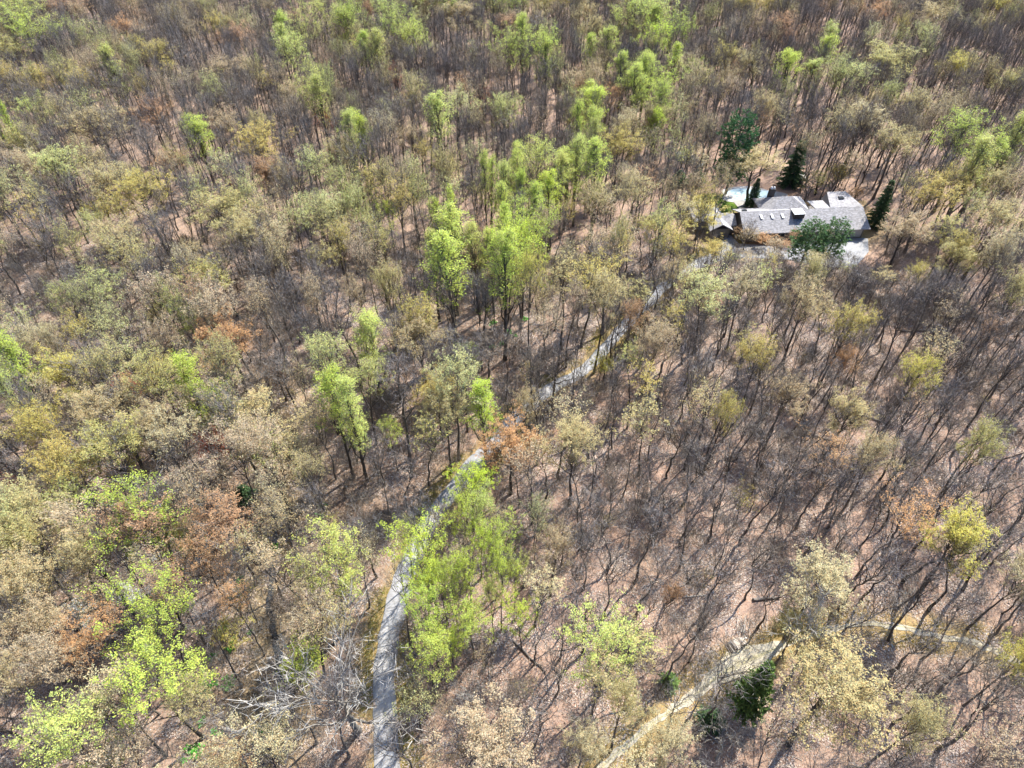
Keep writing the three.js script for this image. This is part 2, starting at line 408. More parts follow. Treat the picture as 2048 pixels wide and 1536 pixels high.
// conifers: needles in flat sprays on tiers of branches
function growConifer(o) {
  const R = rng(o.seed), stem = new Soup(), leaf = new Soup(), bark = () => { const v = 0.7 + R() * 0.5; return [v, v, v]; };
  const trunk = [];
  for (let k = 0; k <= 8; k++) trunk.push(V((R() - 0.5) * o.crook * k / 8, k / 8 * o.h - (k ? 0 : 0.3), (R() - 0.5) * o.crook * k / 8));
  stem.tube(trunk, trunk.map((_, k) => o.tr * (1.02 - 0.95 * k / 8)), 7, bark);
  for (let w = 0; w < o.tiers; w++) {
    const f = (w + R() * 0.6) / o.tiers, y = o.h * (o.base + (0.99 - o.base) * f), a = along(trunk, y / o.h);
    const reach = o.r * (o.pine ? (0.35 + 0.65 * Math.sin(Math.PI * clamp(0.25 + f * 0.75, 0, 1))) * (0.6 + R() * 0.5) : Math.pow(1 - f, 0.85) + 0.05);
    for (let b = 0; b < o.arms; b++) {
      const q = b / o.arms * 6.283 + w * 1.3 + R() * 0.6, L = reach * (0.7 + R() * 0.4), e = a.clone().add(V(Math.cos(q) * L, L * o.tilt * (0.6 + R() * 0.8), Math.sin(q) * L));
      const pts = pathBetween(a, e, o.pine ? 0.08 : -0.06, R, 3, 0.12);
      stem.tube(pts, [0.05, 0.035, 0.025, 0.01].map((v) => v * o.tr * 4), 3, bark);
      const n = Math.max(3, Math.round(o.sprays * L / o.r));
      for (let s = 0; s < n; s++) {
        const t = (o.pine ? 0.35 : 0.12) + (s + R()) / n * (o.pine ? 0.65 : 0.88), c = along(pts, t), h = heading(pts, t);
        const out = o.pine ? h.clone().addScaledVector(anyDir(R), 0.9).add(V(0, 0.35, 0)).normalize() : h.clone().addScaledVector(V(-Math.sin(q), 0, Math.cos(q)), s % 2 ? 0.8 : -0.8).add(V(0, -0.1 + R() * 0.15, 0)).normalize();
        const c2 = c.clone().addScaledVector(out, o.spray * (o.pine ? 0.6 + R() : 0.2));
        for (let k = 0; k < o.needles; k++) {
          const d = out.clone().addScaledVector(anyDir(R), o.pine ? 0.95 : 0.6).normalize(), l = o.spray * (0.6 + R() * 0.7), side = d.clone().cross(anyDir(R)).normalize().multiplyScalar(o.needleW * (0.6 + R() * 0.8)), v = 0.65 + R() * 0.6, col = [v * (0.9 + R() * 0.3), v, v * (0.85 + R() * 0.3)];
          const i = leaf.v(c2.x + side.x, c2.y + side.y, c2.z + side.z, col), j = leaf.v(c2.x - side.x, c2.y - side.y, c2.z - side.z, col), m = leaf.v(c2.x + d.x * l, c2.y + d.y * l, c2.z + d.z * l, col);
          leaf.tri(i, j, m);
        }
      }
    }
  }
  return { h: o.h, r: o.r, stem: stem.geo(true), twigs: null, leaves: leaf.geo(), thin: null };
}
patterns.pine = [0, 1].map((k) => growConifer({ seed: 700 + k, pine: true, h: 20, r: 4, tr: 0.28, crook: 0.5, base: 0.2, tiers: 20, arms: 6, tilt: 0.28, sprays: 12, needles: 13, spray: 0.6, needleW: 0.075 }));
patterns.spruce = [0, 1].map((k) => growConifer({ seed: 720 + k, h: 13, r: 2.6, tr: 0.17, crook: 0.1, base: 0.06, tiers: 24, arms: 7, tilt: -0.22, sprays: 15, needles: 6, spray: 0.45, needleW: 0.1 }));
patterns.cedar = [growConifer({ seed: 740, h: 9, r: 2, tr: 0.14, crook: 0.3, base: 0.12, tiers: 20, arms: 7, tilt: 0.5, sprays: 13, needles: 6, spray: 0.34, needleW: 0.1 })];

// ---------- tree materials: the colour of bark, twigs and leaves ----------
const woodMat = (r, g, b) => new THREE.MeshStandardMaterial({ color: lin(r, g, b), vertexColors: true, roughness: 0.95, side: THREE.DoubleSide });
const leafMat = (r, g, b, through = 0.45) => new THREE.MeshPhysicalMaterial({ color: lin(r, g, b), vertexColors: true, roughness: 0.9, transmission: through, thickness: 0, side: THREE.DoubleSide, specularIntensity: 0.35 });
const BARK = { dark: woodMat(0.06, 0.05, 0.041), grey: woodMat(0.125, 0.108, 0.09), brown: woodMat(0.09, 0.072, 0.057), pale: woodMat(0.22, 0.2, 0.172) };
const TWIG = { grey: woodMat(0.225, 0.198, 0.168), mauve: woodMat(0.19, 0.165, 0.148), brown: woodMat(0.22, 0.176, 0.13), tan: woodMat(0.29, 0.24, 0.16), pale: woodMat(0.32, 0.29, 0.245) };
const LEAF = {
  G: [leafMat(0.46, 0.53, 0.09), leafMat(0.5, 0.55, 0.14), leafMat(0.41, 0.48, 0.075), leafMat(0.48, 0.5, 0.12)],
  L: [leafMat(0.47, 0.58, 0.05), leafMat(0.5, 0.58, 0.07), leafMat(0.43, 0.53, 0.07), leafMat(0.48, 0.54, 0.1)],
  P: [leafMat(0.45, 0.46, 0.16), leafMat(0.4, 0.41, 0.13), leafMat(0.47, 0.46, 0.19)],
  O: [leafMat(0.47, 0.39, 0.1), leafMat(0.44, 0.4, 0.13), leafMat(0.5, 0.4, 0.11), leafMat(0.42, 0.37, 0.14)],
  Y: [leafMat(0.55, 0.49, 0.1), leafMat(0.52, 0.45, 0.12)],
  T: [leafMat(0.5, 0.41, 0.19), leafMat(0.46, 0.39, 0.17), leafMat(0.54, 0.46, 0.25), leafMat(0.45, 0.36, 0.18)],
  K: [leafMat(0.5, 0.39, 0.24), leafMat(0.45, 0.35, 0.2)],
  R: [leafMat(0.5, 0.29, 0.13), leafMat(0.46, 0.28, 0.15), leafMat(0.42, 0.26, 0.13)],
  X: [leafMat(0.5, 0.14, 0.07)],
  conifer: [leafMat(0.07, 0.17, 0.06, 0.25), leafMat(0.075, 0.14, 0.055, 0.25), leafMat(0.15, 0.24, 0.06, 0.25), leafMat(0.12, 0.22, 0.08, 0.3)],
};

// ---------- the trees that stand out, one by one: [x, z, height, crown radius] ----------
const STAND = {
  G: [[-168.6, -251.3, 24, 7.6], [-155.3, -239.4, 24, 7.8], [-116.2, -204.6, 24, 4], [-114.9, -215.1, 15, 2.3], [-70.2, -239.4, 24, 5.3], [-63.8, -249.3, 24, 5.1], [-65.2, -212.4, 24, 5.2], [-56.5, -191, 24, 4.8], [-70.6, -223.6, 24, 3.9], [-51.2, -181.1, 24, 3.3], [-41.5, -251.8, 24, 5.1], [-42, -219.3, 24, 3.8], [-79.3, -221.6, 16, 2.4], [-130.9, -186.4, 18, 4.8], [-80.3, -168.9, 20, 4.5], [-128.7, -166.2, 24, 1.9], [-40.4, -160.7, 24, 3.1], [-54.7, -249.3, 24, 5.9], [-35.5, -238, 24, 5.5], [-21.9, -269.7, 24, 7.6], [-6.5, -269.7, 24, 4.5], [1.2, -222.3, 24, 5.4], [3.4, -234.7, 24, 3.2], [40.3, -250.8, 24, 7.6], [39.5, -181.1, 24, 3.7], [19.5, -164.8, 24, 3.1], [35.1, -193.4, 24, 4.3], [20.1, -156.7, 24, 2.1], [-18.3, -171.9, 24, 4.4], [19.4, -145.5, 24, 4.3], [7.1, -142.8, 26, 5], [-6.1, -142.3, 24, 2.2], [-1.8, -137.6, 24, 2.4], [3.9, -116.9, 26, 4.7], [-7.4, -115.4, 22, 3], [11.7, -144.7, 22, 3.2], [-3.9, -114.9, 20, 2.5], [-15.4, -112.8, 22, 2.7], [15.2, -154.4, 22, 2.7], [99.3, -228.8, 24, 3.3], [109.7, -157.2, 24, 6.1], [120.8, -158, 24, 4.3], [107.2, -147.9, 24, 4.4], [-60.6, -96.8, 18, 2.3], [-80.7, -80.8, 24, 3.1], [-78.8, -74.9, 24, 2.2], [-54.5, -81.3, 19, 3.6], [-49.4, -76.3, 17, 2.9], [-27.2, -71.6, 24, 3.1], [-25.2, -90.4, 20, 3.5], [-24.7, -70.6, 24, 2.7], [-25.5, -72.1, 12, 1.6], [-1.4, -100.4, 28, 4], [-11.4, -102.9, 27, 4.6], [-49.5, -50.1, 24, 4.4], [-45.8, -51.9, 14, 2.3], [-43.5, -37.8, 24, 3.9], [-39.8, -30.1, 23, 4.2], [-47.9, -24.1, 22, 4], [-23.3, -44, 22, 4], [-4.6, -52, 20, 2.1], [-1.3, -49.8, 20, 2.3], [-7.8, -44.6, 17, 1.8], [-2.5, -42.2, 15, 1.6], [0.4, -47.2, 16, 1.5], [-5.3, -39.8, 16, 2.3], [11.7, -35, 21, 3.7], [-55.9, -251.5, 22, 4.1], [-32.1, -277.6, 21, 7], [9.3, -218, 25, 5.6], [2.9, -229.3, 25, 2.7], [48.9, -260.4, 23, 7.8], [32.5, -204.2, 23, 3.9], [53.8, -210.5, 18, 3.2], [47.4, -248.1, 23, 4.3], [36.8, -200.5, 24, 3.3], [-37.9, -167.6, 19, 3.1], [-32, -139.2, 14, 2.3], [15.4, -149.8, 23, 2.6], [88.8, -207.5, 19, 3.6], [114.5, -154.2, 21, 3.6]],
  P: [[-141.1, -238.8, 20, 5.8], [-83.3, -196.4, 20, 4.6], [-114.5, -185.6, 20, 5.5], [-105.1, -146.7, 20, 5.9], [-41.4, -145.1, 20, 3.8], [-38.9, -129.9, 20, 3.8], [-47.5, -243.5, 20, 4.6], [11.6, -241.1, 20, 3.7], [-12.2, -228.3, 16, 3.4], [-53.2, -223.3, 20, 3.1], [-14.8, -185.6, 20, 4.7], [-2.2, -182.4, 20, 4.6], [-43.5, -179.9, 20, 2.8], [-22.8, -144.4, 20, 3.9], [-36.9, -145.3, 20, 3.4], [-35.8, -134, 20, 2.9], [96.6, -203.6, 20, 6.4], [103.5, -188.9, 20, 3.1], [-63, -98.9, 20, 1.9], [-71.9, -93.7, 20, 3.8], [-78.8, -98.9, 20, 2.4], [-45.6, -76, 17, 3.5], [-36.2, -64.7, 17, 4.5], [-14.7, -51.5, 14, 1.8], [-11.7, -30.6, 16, 2.5], [3.2, -52.8, 20, 1.7], [-165.8, -247.5, 21, 6.4], [-49.4, -186.4, 25, 2.6], [-33, -249.9, 21, 5.3], [-83.3, -222.5, 15, 2.5], [-61.2, -257, 20, 5.8], [14.1, -209.8, 20, 3.2], [18.4, -153.5, 23, 1.6]],
  O: [[-160.4, -228.3, 19, 6], [-112.2, -222.3, 19, 5.9], [-120.9, -228.3, 19, 4], [-100.1, -250.7, 19, 4.3], [-132, -207.3, 19, 4.8], [-137.3, -202.5, 19, 4.4], [-148.6, -204.7, 19, 4.4], [-125.2, -166.8, 19, 5.1], [-82.5, -138, 19, 5.4], [-60.6, -131.1, 19, 6.8], [-64.4, -164, 19, 5.7], [27.1, -161.9, 19, 5.3], [32.2, -132.9, 13, 4.2], [23.3, -124.3, 14, 3], [87, -276.5, 19, 6.5], [116.7, -218.2, 19, 8.9], [144.6, -203.6, 19, 5.1], [102.6, -144.7, 19, 4.1], [94.5, -138.7, 19, 5.1], [94, -122.9, 15, 3.1], [60.1, -144.1, 3, 1.8], [79.2, -164.7, 7, 3], [85.2, -165.8, 7, 3], [-61.9, -110.6, 15, 5.6], [-73.1, -69.2, 19, 3.7], [-58.7, -64.2, 19, 4.9], [-65.1, -62.5, 19, 3.7], [-12.6, -79.6, 15, 3.2], [-23.7, -104.1, 19, 2.8], [44.6, -128.9, 9, 3.1], [57, -108.4, 19, 2.4], [41.9, -84.5, 19, 2.9], [93.7, -119.9, 14, 4], [60.1, -94.1, 19, 3.2], [94.8, -102.5, 19, 3.3], [32.8, -72.1, 19, 2.2], [69.4, -65.2, 19, 2.6], [-65.2, -49.2, 19, 4], [36.3, -39.3, 13, 2.7]],
  R: [[-133.4, -251.1, 17, 4.7], [-166.7, -275.6, 17, 8.3], [-93.4, -246.7, 17, 6], [-98.7, -185.7, 17, 5.2], [-91.9, -170.8, 9, 4], [-58.7, -150.9, 17, 4.2], [-70.6, -158.5, 7, 1.8], [-52.1, -273.9, 17, 2.6], [-1.6, -255.1, 17, 5.4], [20.8, -201.7, 17, 3.3], [27.3, -197.5, 17, 3.8], [-13.3, -219.2, 10, 3.2], [-30.9, -210.4, 10, 2.8], [91.9, -243.4, 17, 3.5], [134.1, -271.1, 17, 5.5], [61.7, -141, 3, 2.5], [64.4, -138.9, 3, 2], [68.6, -141.9, 3, 1.9], [55.6, -144.5, 3, 1.8], [89.5, -160.9, 4, 2], [-45.1, -92.4, 6, 1.9], [-51.3, -92.3, 17, 4.5], [22.1, -97.9, 17, 2.4], [-0.2, -67.5, 15, 4.3], [40.1, -109, 10, 2.3], [58.8, -89.4, 14, 2.2], [-35.4, -27.2, 3, 2.9], [21.6, -46, 8, 1.6]],
  Y: [[-116.7, -261.7, 18, 2.8], [-93.6, -137, 14, 3.1], [19.1, -179.4, 18, 3.9], [45.4, -144.6, 9, 5.1], [97, -280.1, 18, 3.6], [67.1, -223.1, 18, 4.6], [76.8, -227.3, 18, 1.8], [136.7, -217.3, 18, 5], [178.2, -279, 18, 5.8], [-76.8, -83.6, 17, 4.3], [3.3, -100.6, 25, 2.5], [16.4, -91, 9, 1.9], [67.3, -81.6, 18, 2.9], [85.1, -118.6, 11, 1.9], [-38.4, -42.8, 4, 2.3], [59.6, -49.1, 18, 3.7], [59.8, -33.8, 18, 2.2]],
  T: [[-115.2, -274.8, 19, 4.1], [-107.8, -173.9, 19, 6.6], [-91.7, -142.9, 19, 4.9], [-65.6, -174.8, 19, 3], [-43.3, -156.1, 19, 3.5], [-55.9, -121.9, 19, 4.4], [-81.9, -121.4, 19, 4.4], [-21.3, -264.7, 19, 8.2], [25.6, -268, 19, 4.1], [24.3, -209.2, 19, 3.6], [28.4, -250.7, 19, 4.5], [29.4, -174.5, 19, 3.8], [37, -176.6, 19, 4], [18.1, -135.9, 19, 3.4], [72, -213, 19, 4.7], [62.2, -203.9, 19, 2.8], [68.9, -184.7, 19, 3.8], [92.1, -177.5, 19, 5.7], [109.7, -187.3, 19, 4.8], [147.9, -260.9, 19, 6.6], [96.3, -163.8, 19, 5.2], [109.9, -140.2, 19, 4.3], [103.7, -128.1, 19, 5.4], [98.6, -116.8, 19, 3.6], [61.9, -161, 14, 6], [-83.9, -88.7, 19, 2.8], [-79.8, -89.4, 19, 2.2], [-63.7, -73.1, 19, 4.8], [-54.1, -69.2, 19, 3.1], [-15.9, -90, 19, 4.6], [-10.4, -72.1, 19, 3.2], [16.1, -96.5, 23, 3.5], [2.6, -76.2, 15, 2.1], [9.4, -65.5, 19, 3.8], [33.4, -114.1, 14, 3.1], [54.8, -75.8, 15, 3.3], [53.4, -63.6, 19, 2.8], [54.2, -99.8, 19, 4], [43.9, -103.6, 19, 3.1], [-65.1, -53.6, 19, 4.5], [-61.2, -43.4, 19, 4.2], [-55, -46.7, 19, 3.3], [12.5, -28.3, 17, 2.3], [7.8, -24.9, 17, 2.1], [16.8, -24.4, 17, 2.5], [38.8, -43, 19, 4.1], [35.2, -29, 20, 5.2], [44.4, -26.6, 19, 2.5], [64.8, -44.1, 19, 2.6]],
  K: [[-85, -211, 18, 5.7], [-119, -152.5, 18, 3.5], [-25.8, -167.2, 18, 3.7], [86.4, -129.2, 15, 4.7], [57.6, -142.3, 4, 2.2], [61.5, -136.3, 4, 2.1], [77, -143.7, 3, 1.8], [24.7, -90.7, 18, 3.3], [46.1, -80.1, 14, 3.6], [-57.7, -37.7, 18, 3.7], [-1, -24.8, 19, 4.5], [5.7, -49.2, 16, 2.4]],
  X: [[-53.5, -189.6, 10, 2.6], [-8.4, -212.2, 10, 3.4], [-36.3, -221.3, 11, 2.7], [-70.7, -88, 8, 2.4], [-49.6, -72.7, 9, 2.8], [-79.2, -63.3, 9, 2.4]],
  L: [[10.6, -214, 22, 3.2], [39.3, -207.3, 22, 4.4], [48.1, -211.2, 22, 3.4], [54.9, -243.4, 22, 5.2], [30.7, -229.5, 22, 4.1], [44.7, -227.8, 22, 5.9], [43.6, -197, 22, 5.6], [21.9, -183.5, 22, 4.4], [-39.6, -163.1, 22, 3], [2, -135.2, 22, 2.9], [8.4, -135.2, 22, 3.4], [-2, -129.6, 22, 2.8], [-28.1, -137.4, 14, 2.7], [-16.2, -126.8, 22, 2], [-11.8, -114.8, 25, 4.2], [1.3, -147.1, 22, 2.6], [5.5, -129.6, 22, 3], [2.1, -112.8, 22, 3], [-1.5, -122.9, 21, 2.6], [96.9, -221.3, 22, 3.9], [81.5, -208.1, 22, 4.3], [132.4, -172.2, 22, 2.9], [-19.7, -72.9, 12, 2], [-4.6, -75, 19, 3], [-9, -91.7, 12, 2.2], [-6.3, -61.2, 14, 3], [-28.2, -38, 6, 3.3], [-10.6, -46.5, 22, 3.2], [-10.1, -38.8, 21, 2.4], [-10.2, -34.1, 19, 2.5], [-7.2, -53.2, 19, 2.2], [-5.6, -44.3, 18, 1.8], [-1.5, -43.9, 19, 1.8], [-3.3, -48.6, 18, 1.8], [-9.1, -44.6, 16, 1.6], [-7.9, -38.2, 13, 1.9], [-11.7, -44.3, 16, 2], [1.4, -41, 15, 1.9], [-181, -254.8, 25, 6.8], [-75.8, -245.7, 22, 4.3], [-46.5, -223.9, 22, 3.8], [-126.8, -168.5, 25, 1.8], [-38, -165, 22, 2.6], [-30, -230.4, 22, 4.8], [0.2, -273.3, 22, 4.7], [37.4, -175.2, 19, 3.2], [17.2, -169.6, 23, 2.6], [24.9, -233.3, 19, 3.3], [21.2, -190.9, 20, 4.2], [13.1, -148.4, 21, 3.6], [-4.9, -145.6, 21, 1.9], [1.9, -109.6, 25, 4.7], [-13.2, -127.9, 23, 1.9], [1.2, -151.3, 22, 2.8]],
  B: [[30.3, -149.6, 18, 4.5], [56.1, -139.8, 9, 2], [7.4, -89, 15, 4.2], [17.3, -92.5, 16, 2.7], [31.7, -110.6, 15, 3], [39.5, -120.5, 12, 3.2], [25.5, -102.5, 16, 2.6], [0.7, -80, 15, 3], [6.5, -39.7, 12, 2.8], [2, -31.7, 10, 2.6]],
  W: [[36.6, -36.1, 21, 4.5], [22.7, -31.9, 13, 2.9], [25.6, -27.3, 9, 2.7], [-4.8, -32.9, 9, 2.5], [-20, -31, 22, 8.1]],
};

const R0 = rng(77);
const pick = (a, R = R0) => a[Math.floor(R() * a.length)];
function setTree(g, pat, h, r, bark, twig, leaf, thin) {
  g.scale.set(r / pat.r, h / pat.h, r / pat.r);
  part('trunk', pat.stem, bark, g);
  if (pat.twigs) part('twig_sprays', pat.twigs, twig, g);
  const lv = thin ? pat.thin : pat.leaves;
  if (lv && leaf) part('crown', lv, leaf, g);
}
const LOOK = {
  G: ['leafy_green_tree', 'bright green leafy tree', 'tulip'], L: ['leafy_green_tree', 'vivid lime-green leafy tree', 'tulip'], P: ['leafy_green_tree', 'pale soft green tree', 'dome'],
  O: ['budding_yellow_tree', 'round golden-olive budding tree', 'dome'], Y: ['budding_yellow_tree', 'clear yellow budding tree', 'dome'], T: ['budding_tan_tree', 'full tan-crowned oak', 'dome'],
  K: ['budding_tan_tree', 'full pinkish-tan oak', 'dome'], R: ['budding_russet_tree', 'russet-brown budding tree', 'dome'], X: ['budding_russet_tree', 'low red-leaved maple', 'shrub'],
  B: ['bare_tree', 'big grey leafless tree', 'spread'], W: ['bare_tree', 'white-limbed leafless tree', 'spread'],
};
const ORD = ['first', 'second', 'third', 'fourth', 'fifth', 'sixth', 'seventh', 'eighth', 'ninth', 'tenth', 'eleventh', 'twelfth', 'thirteenth', 'fourteenth', 'fifteenth', 'sixteenth', 'seventeenth', 'eighteenth', 'nineteenth', 'twentieth', 'twenty-first', 'twenty-second', 'twenty-third', 'twenty-fourth'];
const NUM = ['zero', 'one', 'two', 'three', 'four', 'five', 'six', 'seven', 'eight', 'nine', 'ten', 'eleven', 'twelve', 'thirteen', 'fourteen', 'fifteen', 'sixteen', 'seventeen', 'eighteen', 'nineteen', 'twenty', 'twenty-one', 'twenty-two', 'twenty-three', 'twenty-four'];
const seat = (x, y, z) => { const p = V(x, y, z).project(camera); return [p.x, -p.y]; };
const ROWS = ['top', 'upper', 'middle', 'lower', 'bottom'], COLS = ['left', 'centre-left', 'centre', 'centre-right', 'right'];
const cellOf = ([u, v]) => ROWS[clamp(Math.floor((v + 1) * 2.5), 0, 4)] + ' ' + COLS[clamp(Math.floor((u + 1) * 2.5), 0, 4)];
const stands = [], cells = {};
for (const [kind, list] of Object.entries(STAND)) for (const [x, z, h, r] of list) {
  const low = h < 8.5 && kind !== 'W', s = { kind, x, z, h, r, low, name: low ? 'shrub' : LOOK[kind][0], look: low ? LOOK[kind][1].replace(/budding tree|leafy tree|leafless tree|oak|tree|maple/, 'shrub') : LOOK[kind][1] };
  s.at = seat(x, h * 0.7, z);
  s.cell = cellOf(s.at);
  (cells[s.look + s.cell] ??= []).push(s);
  stands.push(s);
}
for (const list of Object.values(cells)) {
  list.sort((a, b) => a.at[0] - b.at[0]);
  list.forEach((s, k) => {
    const n = list.length, where = `in the ${s.cell} woods`;
    s.label = n === 1 ? `${s.look} ${where}, the only such one there` : n === 2 ? `${s.look} ${where}, the ${k ? 'right' : 'left'} one of two` : k === 0 ? `${s.look} ${where}, leftmost of ${NUM[n]}` : k === n - 1 ? `${s.look} ${where}, rightmost of ${NUM[n]}` : `${s.look} ${where}, ${ORD[k]} from left of ${NUM[n]}`;
  });
}
const OWN = [   // trees one can name by what they stand beside
  ['W', -20, -31, 'spreading white-limbed sycamore whose boughs reach over the bottom of the driveway'],
];
for (const s of stands) for (const [k, x, z, label] of OWN) if (k === s.kind && x !== null && Math.hypot(s.x - x, s.z - z) < 2) s.label = label;
const usedCount = {};
stands.forEach((s, i) => {
  const [name, , fam] = LOOK[s.kind], family = s.low ? 'shrub' : (fam === 'tulip' && (s.r > 4.6 || s.h < 18.5 || s.z > -62)) || (s.kind === 'P' && i % 2) ? 'airy' : fam, pats = patterns[family], R = rng(9000 + i);
  let pat = pats[(usedCount[family] = (usedCount[family] ?? -1) + 1) % pats.length];
  const g = thing(s.name, s.label, s.low ? 'shrub' : 'tree', s.x, land(s.x, s.z), s.z, R() * 6.28, s.look + 's of the woods');
  const bark = s.kind === 'W' ? BARK.pale : pick([BARK.dark, BARK.grey, BARK.brown], R), twig = s.kind === 'W' ? TWIG.pale : s.kind === 'B' ? TWIG.grey : 'TKOY'.includes(s.kind) ? TWIG.tan : TWIG.brown;
  setTree(g, pat, s.h, Math.max(s.r, 1.1) * (family === 'tulip' ? 1.32 : family === 'airy' ? 1.18 : 1.2), bark, twig, LEAF[s.kind] && pick(LEAF[s.kind], R), s.kind === 'P' && R() < 0.4);
  g.rotation.x = (R() - 0.5) * 0.07; g.rotation.z = (R() - 0.5) * 0.07;
});

// evergreens
for (const [fam, name, label, x, z, h, r, m, dark] of [
  ['pine', 'pine_tree', 'tall dark green pine rising behind the pool lawn', 57.6, -166.5, 22, 5.4, 0],
  ['spruce', 'spruce_tree', 'dark conical spruce standing beyond the swimming pool', 76.4, -171.5, 13, 3.8, 1],
  ['spruce', 'spruce_tree', 'small pointed spruce between the house and the swimming pool', 62.7, -159.6, 8.5, 2.1, 1],
  ['pine', 'pine_tree', 'broad green pine standing in front of the house roof', 67.5, -132.6, 12.5, 4.2, 3],
  ['pine', 'pine_tree', 'second green pine in front of the house, nearer its garage end', 73.2, -133.2, 12.5, 3.8, 3],
  ['spruce', 'spruce_tree', 'narrow dark spruce just past the far gable of the house', 91.5, -150.5, 13, 2.7, 1],
  ['cedar', 'cedar_tree', 'low rounded evergreen at the edge of the wood behind the pool lawn', 50.5, -171.7, 4.6, 2.6, 3],
  ['cedar', 'cedar_tree', 'small evergreen farther left behind the pool lawn', 45.8, -171.6, 4.2, 2.4, 3],
  ['cedar', 'cedar_tree', 'upright green cedar beside the dirt trail and the woodpile', 30, -32.8, 15, 2.7, 2],
  ['cedar', 'cedar_tree', 'small dark evergreen under the left woods, the lower of two', -79, -97.2, 4, 2, 1],
  ['cedar', 'cedar_tree', 'small dark evergreen under the left woods, the upper of two', -76.5, -101.1, 3.8, 1.8, 1],
  ['cedar', 'cedar_tree', 'dark green young evergreen on the bank by the grey rocks', -43.7, -66, 5, 2.2, 1],
  ['cedar', 'cedar_tree', 'dark evergreen bush below the white-limbed tree by the trail', 25.6, -31.5, 3.4, 1.9, 1],
  ['cedar', 'cedar_tree', 'green young evergreen left of the dirt trail', 21, -36.4, 3, 1.5, 2],
]) {
  const R = rng(Math.round(x * 31 - z * 7)), g = thing(name, label, 'tree', x, land(x, z), z, R() * 6.28, 'evergreens');
  setTree(g, pick(patterns[fam], R), h, r, BARK.dark, null, LEAF.conifer[m]);
}

// ---------- the rest of the wood ----------
const sideOf = (x, z) => {
  if (z < -141) return x < 0 ? 'left' : 'right';
  let best = 1e9, bx = 0;
  for (const p of driveLine) if (Math.abs(p.z - z) < best) { best = Math.abs(p.z - z); bx = p.x; }
  return x < bx ? 'left' : 'right';
};
const rest = [], told = [];
{
  const R = rng(4242), cellSize = 3, grid = new Map(), key = (x, z) => Math.floor(x / cellSize) + ',' + Math.floor(z / cellSize);
  const nearAny = (x, z, d) => {
    for (let i = -2; i <= 2; i++) for (let j = -2; j <= 2; j++) for (const q of grid.get(key(x + i * cellSize, z + j * cellSize)) ?? []) if ((q[0] - x) ** 2 + (q[1] - z) ** 2 < Math.min(d, q[2]) ** 2) return true;
    return false;
  };
  const put = (x, z, d) => { const k = key(x, z); grid.has(k) || grid.set(k, []); grid.get(k).push([x, z, d]); };
  for (const s of stands) put(s.x, s.z, 2.2);
  for (let n = 0; n < 60000; n++) {
    const z = -10 - Math.pow(R(), 0.8) * 345, half = (94 * 0.707 - z * 0.707) * 0.75 + 14, x = (R() * 2 - 1) * half;
    if (inHouse(x, z, 3.5) || inCourt(x, z, 2) || inPool(x, z, 4) || inLawn(x, z) || (x > 56 && x < 76 && z > -165 && z < -155)) continue;
    if (z > -145 && distTo(driveLine, x, z) < (z > -64 ? 3.4 : z > -92 ? 2.2 : 1.9)) continue;
    if (z > -60 && x > 0 && distTo(trailLine, x, z) < 1.6) continue;
    if (z > -95 && x < -25 && distTo(streamLine, x, z) < 1.6) continue;
    const dense = noise(x, z, 40, 11), young = R() < 0.055, right = z > -130 && sideOf(x, z) === 'right';
    const gap = (young ? 2.3 : right ? 3.6 : 4.1) + Math.max(0, dense) * 1.8 - (z < -150 ? 0.6 : 0);
    if (nearAny(x, z, gap)) continue;
    if ([[31.6, -42, 3.4, 3], [30.2, -34, 4, 3.2], [-55, -66, 3, 4], [-62, -47, 2, 3]].some(([cx, cz, r, w]) => Math.hypot(x - cx, z - cz) < r || (z > cz && z - cz < 9 && Math.abs(x - cx * (66 - z * 0.7) / (66 - cz * 0.7)) < w))) continue;
    // leave the crowns of the picked-out trees in sight
    let hides = false;
    for (const s of stands) if (z > s.z && z - s.z < ('XR'.includes(s.kind) ? 9 + s.h * 0.3 : s.h * 0.6) && Math.abs(x - s.x * (66 - z * 0.7) / (66 - s.z * 0.7)) < s.r * 0.75 && R() < 0.75) { hides = true; break; }
    if (hides && !young) continue;
    put(x, z, gap);
    const a = noise(x, z, 26, 12) + (R() - 0.5) * 0.7, b = noise(x, z, 30, 13) + (R() - 0.5) * 0.8;
    let kind = 'bare';
    if (young) kind = 'sapling';
    else if (a > (z < -150 ? 0.33 : 0.12)) kind = b > 0 ? 'tan' : 'yellow';
    else if (a < (z < -150 ? -0.42 : -0.34)) kind = b > 0.38 ? 'russet' : b < -0.3 ? 'yellow' : 'tan';
    if (kind === 'yellow' && right && z > -75) kind = 'tan';
    if (right && kind !== 'bare' && kind !== 'sapling' && R() < 0.78) kind = 'bare';
    const leggy = !young && (right ? R() < 0.94 : R() < 0.45);
    let h = young ? 4 + R() * 6 : leggy ? 14 + R() * 6 : 16 + R() * 7;
    if (x > 42 && x < 94 && z < -108 && z > -136) h = Math.min(h, (136 + z) * 0.5 + (x > 74 ? 0.5 : 3));      // low growth in front of the house
    if (h < 3.5) continue;
    rest.push({ x, z, kind, h, leggy, r: (young ? 1 + R() * 1.4 : leggy ? 1.5 + R() * 1.5 : 2.8 + R() * R() * 3.4) * Math.min(1, 0.4 + h / 22), k: Math.floor(R() * 997), turn: R() * 6.28, lx: (R() - 0.5) * 0.16, lz: (R() - 0.5) * 0.16, t: R() });
  }
}
